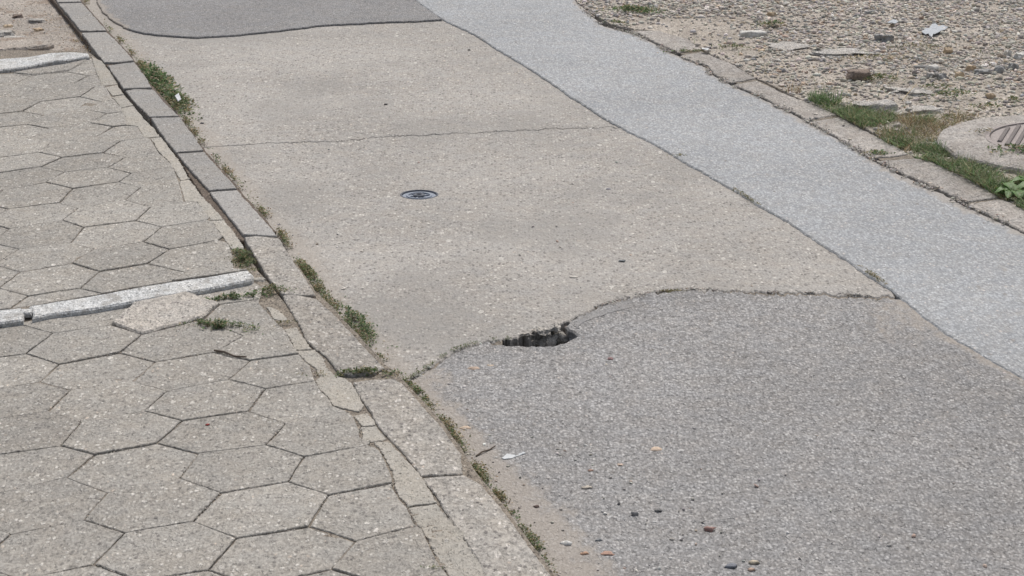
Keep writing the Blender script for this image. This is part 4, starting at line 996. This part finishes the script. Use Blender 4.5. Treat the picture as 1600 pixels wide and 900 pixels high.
# tall tuft
def tuft(px, py, n, h, rad, label, cols=GREEN, z=.02):
    x, y = W(px, py, z); a = rng.uniform(0, 2 * np.pi, n); r = rad * np.sqrt(rng.uniform(0, 1, n))
    me = blades('grass_tuft', r * np.cos(a), r * np.sin(a), np.zeros(n), rng.uniform(.5, 1.1, n) * h, rng.uniform(.0025, .0045, n), cols, .35)
    o = mkobj('grass_tuft', me, M['leaf'], None, (x, y, z)); tag(o, label, 'grass tuft'); return o
tuft(1292, 163, 130, .10, .07, 'tall bright green grass tuft with upright blades at the kerb', GREEN[:3])
tuft(1274, 157, 40, .07, .04, 'small green grass tuft left of the tall one', GREEN)
for k_, (tx, ty, nn_, hh_, lb) in enumerate([(1330, 178, 60, .06, 'green grass tuft just below the tall one'), (1405, 212, 70, .06, 'green grass tuft left of the manhole collar'),
        (1452, 236, 90, .065, 'green grass tuft at the left foot of the manhole collar'), (1500, 262, 90, .065, 'green grass tuft below the manhole collar'), (1550, 284, 80, .06, 'dark green grass tuft beside the broad leaved plant'),
        (1432, 195, 50, .07, 'dry straw coloured grass tuft above the green ones')]):
    tuft(tx, ty, nn_, hh_, .075, lb, GREEN if k_ < 5 else DRY)
tuft(1238, 143, 26, .07, .05, 'sparse dry yellow grass tuft behind the right kerb', DRY)
tuft(1020, 15, 25, .05, .05, 'small upright grass tuft right of the dark weed clump', GREEN + DRY)
# grass area between the kerb and the manhole
GP = Wl([(1262, 150), (1285, 152), (1300, 160), (1340, 172), (1400, 178), (1440, 180), (1500, 176), (1530, 178), (1490, 192), (1468, 210), (1480, 235), (1510, 255), (1560, 268), (1640, 285), (1640, 345), (1590, 318), (1562, 304), (1503, 272), (1470, 256), (1430, 240), (1385, 218), (1350, 199), (1310, 178), (1285, 166)], .03)
gx_, gy_ = scatter_poly(GP, 9000)
keepg = np.array([nz(a, b, 9, 4) + .5 * nz(a, b, 22, 8) > -.22 for a, b in zip(gx_, gy_)]); gx_, gy_ = gx_[keepg], gy_[keepg]
gp = np.array([PX(a, b, .03) for a, b in zip(gx_, gy_)])
gz = lotz(gx_, gy_)
dryness = np.array([nz(p[0] * .02, p[1] * .05, 1, 2) for p in gp]) + np.where((gp[:, 0] > 1370) & (gp[:, 0] < 1530) & (gp[:, 1] < 215), .45, -.12) + np.where(gp[:, 0] > 1500, .05, 0)
isdry = dryness > .12; keep = (~isdry) | (rng.uniform(0, 1, len(isdry)) < .6)
def sub(m): return gx_[m], gy_[m], gz[m]
a_, b_, c_ = sub(isdry & keep); me1 = blades('dry_grass', a_, b_, c_, rng.uniform(.02, .06, len(a_)), rng.uniform(.002, .005, len(a_)), DRY + OLIVE[:2], .9)
kind(mkobj('dry_grass', me1, M['leaf']), 'stuff')
pk = rng.choice(len(gx_), 420, replace=False)
kind(mkobj('straw_blades', blades('straw_blades', gx_[pk], gy_[pk], gz[pk], rng.uniform(.04, .10, 420), rng.uniform(.002, .0035, 420), DRY[:2] + GREEN[3:], .9), M['leaf']), 'stuff')
sx_, sy_ = scat(700, 1060, 1700, 60, 200)
kind(mkobj('sparse_grass', blades('sparse_grass', sx_, sy_, lotz(sx_, sy_), rng.uniform(.015, .045, 700), rng.uniform(.0025, .0045, 700), DRY[:2] + OLIVE + GREEN, .9), M['leaf']), 'stuff')
a_, b_, c_ = sub(~isdry); me2 = blades('green_grass', a_, b_, c_, rng.uniform(.02, .055, len(a_)) * np.array([1 + 1.1 * max(0, nz(a, b, 8, 2)) for a, b in zip(a_, b_)]), rng.uniform(.003, .006, len(a_)), [(w_, tuple(v * 1.35 for v in c)) for w_, c in GREEN] + OLIVE[:2] + [(1.2, (.42, .40, .25))], .8)
kind(mkobj('green_grass', me2, M['leaf']), 'stuff')
m_ = rng.uniform(0, 1, len(a_)) < .8
me3 = leaves('ground_cover', a_[m_], b_[m_], c_[m_], rng.uniform(.007, .015, m_.sum()), GREEN + OLIVE[:1], .025)
kind(mkobj('ground_cover', me3, M['leaf']), 'stuff')
# broad-leaved plant at the right edge
def broad(px, py, z, label):
    x, y = W(px, py, z); ro = empty('broadleaf_plant', (x, y, z))
    for k in range(9):
        a = k * 2.4; L = random.uniform(.065, .10); wd = L * .62; n = 7; V = []; Fc = []; el = random.uniform(.25, .8)
        for i in range(n):
            t = i / (n - 1); ww = wd * .5 * math.sin(math.pi * min(1, t * .95 + .06)) ** .8
            for s in (-1, -.5, 0, .5, 1):
                r = .015 + L * t; zz = .02 + L * (math.sin(el) * t - .55 * t * t) + abs(s) * ww * .35 + .003 * math.sin(t * 14) * abs(s)
                V.append((r * math.cos(a) - s * ww * math.sin(a), r * math.sin(a) + s * ww * math.cos(a), zz))
        for i in range(n - 1):
            for s in range(4): q = i * 5 + s; Fc.append((q, q + 1, q + 6, q + 5))
        me = bpy.data.meshes.new('leaf'); me.from_pydata(V, [], Fc)
        for p in me.polygons: p.use_smooth = True
        mkobj('leaf', me, M['broadleaf'], ro)
    me = blades('stem', np.zeros(6), np.zeros(6), np.zeros(6), np.full(6, .04), np.full(6, .004), GREEN); mkobj('stem', me, M['leaf'], ro)
    tag(ro, label, 'plant')
M['broadleaf'] = plain('broad_leaf', (.14, .26, .07), .5, .25, 120, 0, .0006, spec=.4)
broad(1583, 306, .02, 'broad leaved green plant between the manhole collar and the kerb')
broad(1612, 293, .03, 'broad leaved green plant cut by the right edge of the photo')

translucent(M['broadleaf'], .35)
# continuous debris and tiny weeds in the gutter
def along(pl, n, wd, z, y0=-60, y1=960, side=1, thin=.5):
    out = []
    segs = [(pl[i], pl[i + 1]) for i in range(len(pl) - 1) if pl[i][1] >= y0 and pl[i + 1][1] <= y1]
    P = [(W(*a, z), W(*b, z)) for a, b in segs]; Ls = np.array([math.hypot(q[0] - p[0], q[1] - p[1]) for p, q in P]); Ls /= Ls.sum()
    ci = rng.choice(len(P), n, p=Ls); t = rng.uniform(0, 1, n); X = []; Y = []
    for c, tt in zip(ci, t):
        (ax, ay), (bx, by) = P[c]; L = math.hypot(bx - ax, by - ay); nx, ny = -(by - ay) / L * side, (bx - ax) / L * side
        x = ax + (bx - ax) * tt; y = ay + (by - ay) * tt
        if nz(x, y, 7, 3) + .5 * nz(x, y, 21, 6) < thin - .75: continue
        o_ = abs(rng.normal(0, wd)); X.append(x + nx * o_); Y.append(y + ny * o_)
    return np.array(X), np.array(Y)
X, Y = along(KR, 14000, .017, .0, -60, 960, 1, .95)
kind(mkobj('gutter_debris', leaves('gutter_debris', X, Y, np.full(len(X), .003), rng.uniform(.005, .013, len(X)), DRY[:4] + DRY[:3] + OLIVE, .018, .2), M['leaf']), 'stuff')
X, Y = along(KR, 3600, .010, .0, 370, 960, 1, .74)
kind(mkobj('gutter_weeds', leaves('gutter_weeds', X, Y, np.full(len(X), .004), rng.uniform(.005, .010, len(X)), OLIVE + GREEN[:2] + DRY[:2], .020, .12), M['leaf']), 'stuff')
X, Y = along(KR, 1900, .012, .0, -40, 470, 1, .70)
kind(mkobj('gutter_weeds', leaves('gutter_weeds', X, Y, np.full(len(X), .004), rng.uniform(.006, .013, len(X)), OLIVE + GREEN, .03, .15), M['leaf']), 'stuff')
X, Y = along(KR, 1300, .02, .0, 100, 960, 1, .7)
kind(stones('gutter_gravel', X, Y, np.full(len(X), .003), rng.uniform(.0015, .0045, len(X)), RP + GRAVEL, .6), 'stuff')
X, Y = along(SR, 1500, .012, .012, 0, 400, -1, .7)
kind(stones('gutter_gravel', X, Y, np.full(len(X), .014), rng.uniform(.002, .007, len(X)), GRAVEL + RP, .6), 'stuff')
X, Y = along(SR, 400, .014, .012, 0, 400, 1, .7)
kind(stones('gutter_gravel', X, Y, np.full(len(X), .022), rng.uniform(.002, .006, len(X)), GRAVEL + RP, .6), 'stuff')
# crumbs along the seam, rim of the pothole
X, Y = along(CE0, 2600, .009, .0, 400, 700, 1, .80)
kind(stones('seam_crumbs', X, Y, np.full(len(X), .002), rng.uniform(.0012, .004, len(X)), RP, .6), 'stuff')
X, Y = along(CE0[:9], 900, .006, .0, 500, 700, 1, .50)
kind(mkobj('seam_weeds', leaves('seam_weeds', X, Y, np.full(len(X), .0), rng.uniform(.003, .007, len(X)), OLIVE + GREEN[:2], .012, .3), M['leaf']), 'stuff')
# crumbs in the gap between mortar and kerb of the upper joint, and on the dirt at the top left
KLf = [(105, 24), (126, 49), (150, 84), (163, 100), (192, 140), (234, 184), (274, 239), (327, 299), (380, 369)]
X, Y = along(KLf, 500, .01, .03, 0, 400, -1, .6)
kind(stones('joint_crumbs', X, Y, np.full(len(X), .034), rng.uniform(.0015, .004, len(X)), [(2, (.16, .12, .10)), (1, (.30, .26, .22)), (1, (.08, .07, .06))], .6), 'stuff')
xx, yy = scatter_poly(dl, 2600)
kind(stones('dirt_pebbles', xx, yy, np.array([.006 + relief(.007, 3.5, .004)(a, b) for a, b in zip(xx, yy)]), rng.uniform(.002, .009, len(xx)), GRAVEL + [(2, (.36, .24, .16))], .4), 'stuff')
lotobj('brick_fragment', 12, 40, .05, .04, .012, M['tanstone'], 'small tan fragment on the dirt at the top left corner', 'brick', .4, 91, .2)
for k, (px, py, L_, W_, H_, m_, rz_, lb) in enumerate([
    (20, 62, .16, .10, .03, 'slabstone', .1, 'pale broken slab lying on the dirt behind the dusty paving slab'),
    (6, 52, .12, .09, .03, 'slabstone', .5, 'grey concrete fragment at the left edge of the photo'),
    (56, 30, .09, .07, .018, 'slabstone', .3, 'flat pale stone in the dirt near the top left'),
    (28, 24, .06, .05, .02, 'brick', .2, 'reddish brown fragment in the dirt near the top left'),
    (60, 44, .05, .04, .016, 'tanstone', .9, 'small tan stone beside the flat pale one in the dirt')]):
    x, y = W(px, py, .02); o = chunk('stone', L_, W_, H_, 101 + 3 * k, .3, .8, M[m_], 0, 4); o.location = (x, y, .003); o.rotation_euler.z = rz_; tag(o, lb, 'stone')
# dry brown litter in the dirt against the far kerb
X, Y = along(KLf[:4], 900, .05, .01, 0, 400, -1, .95)
kind(mkobj('dry_litter', leaves('dry_litter', X, Y, np.full(len(X), .010), rng.uniform(.006, .014, len(X)), DRY + [(3, (.26, .17, .11))], .01, .15), M['leaf']), 'stuff')
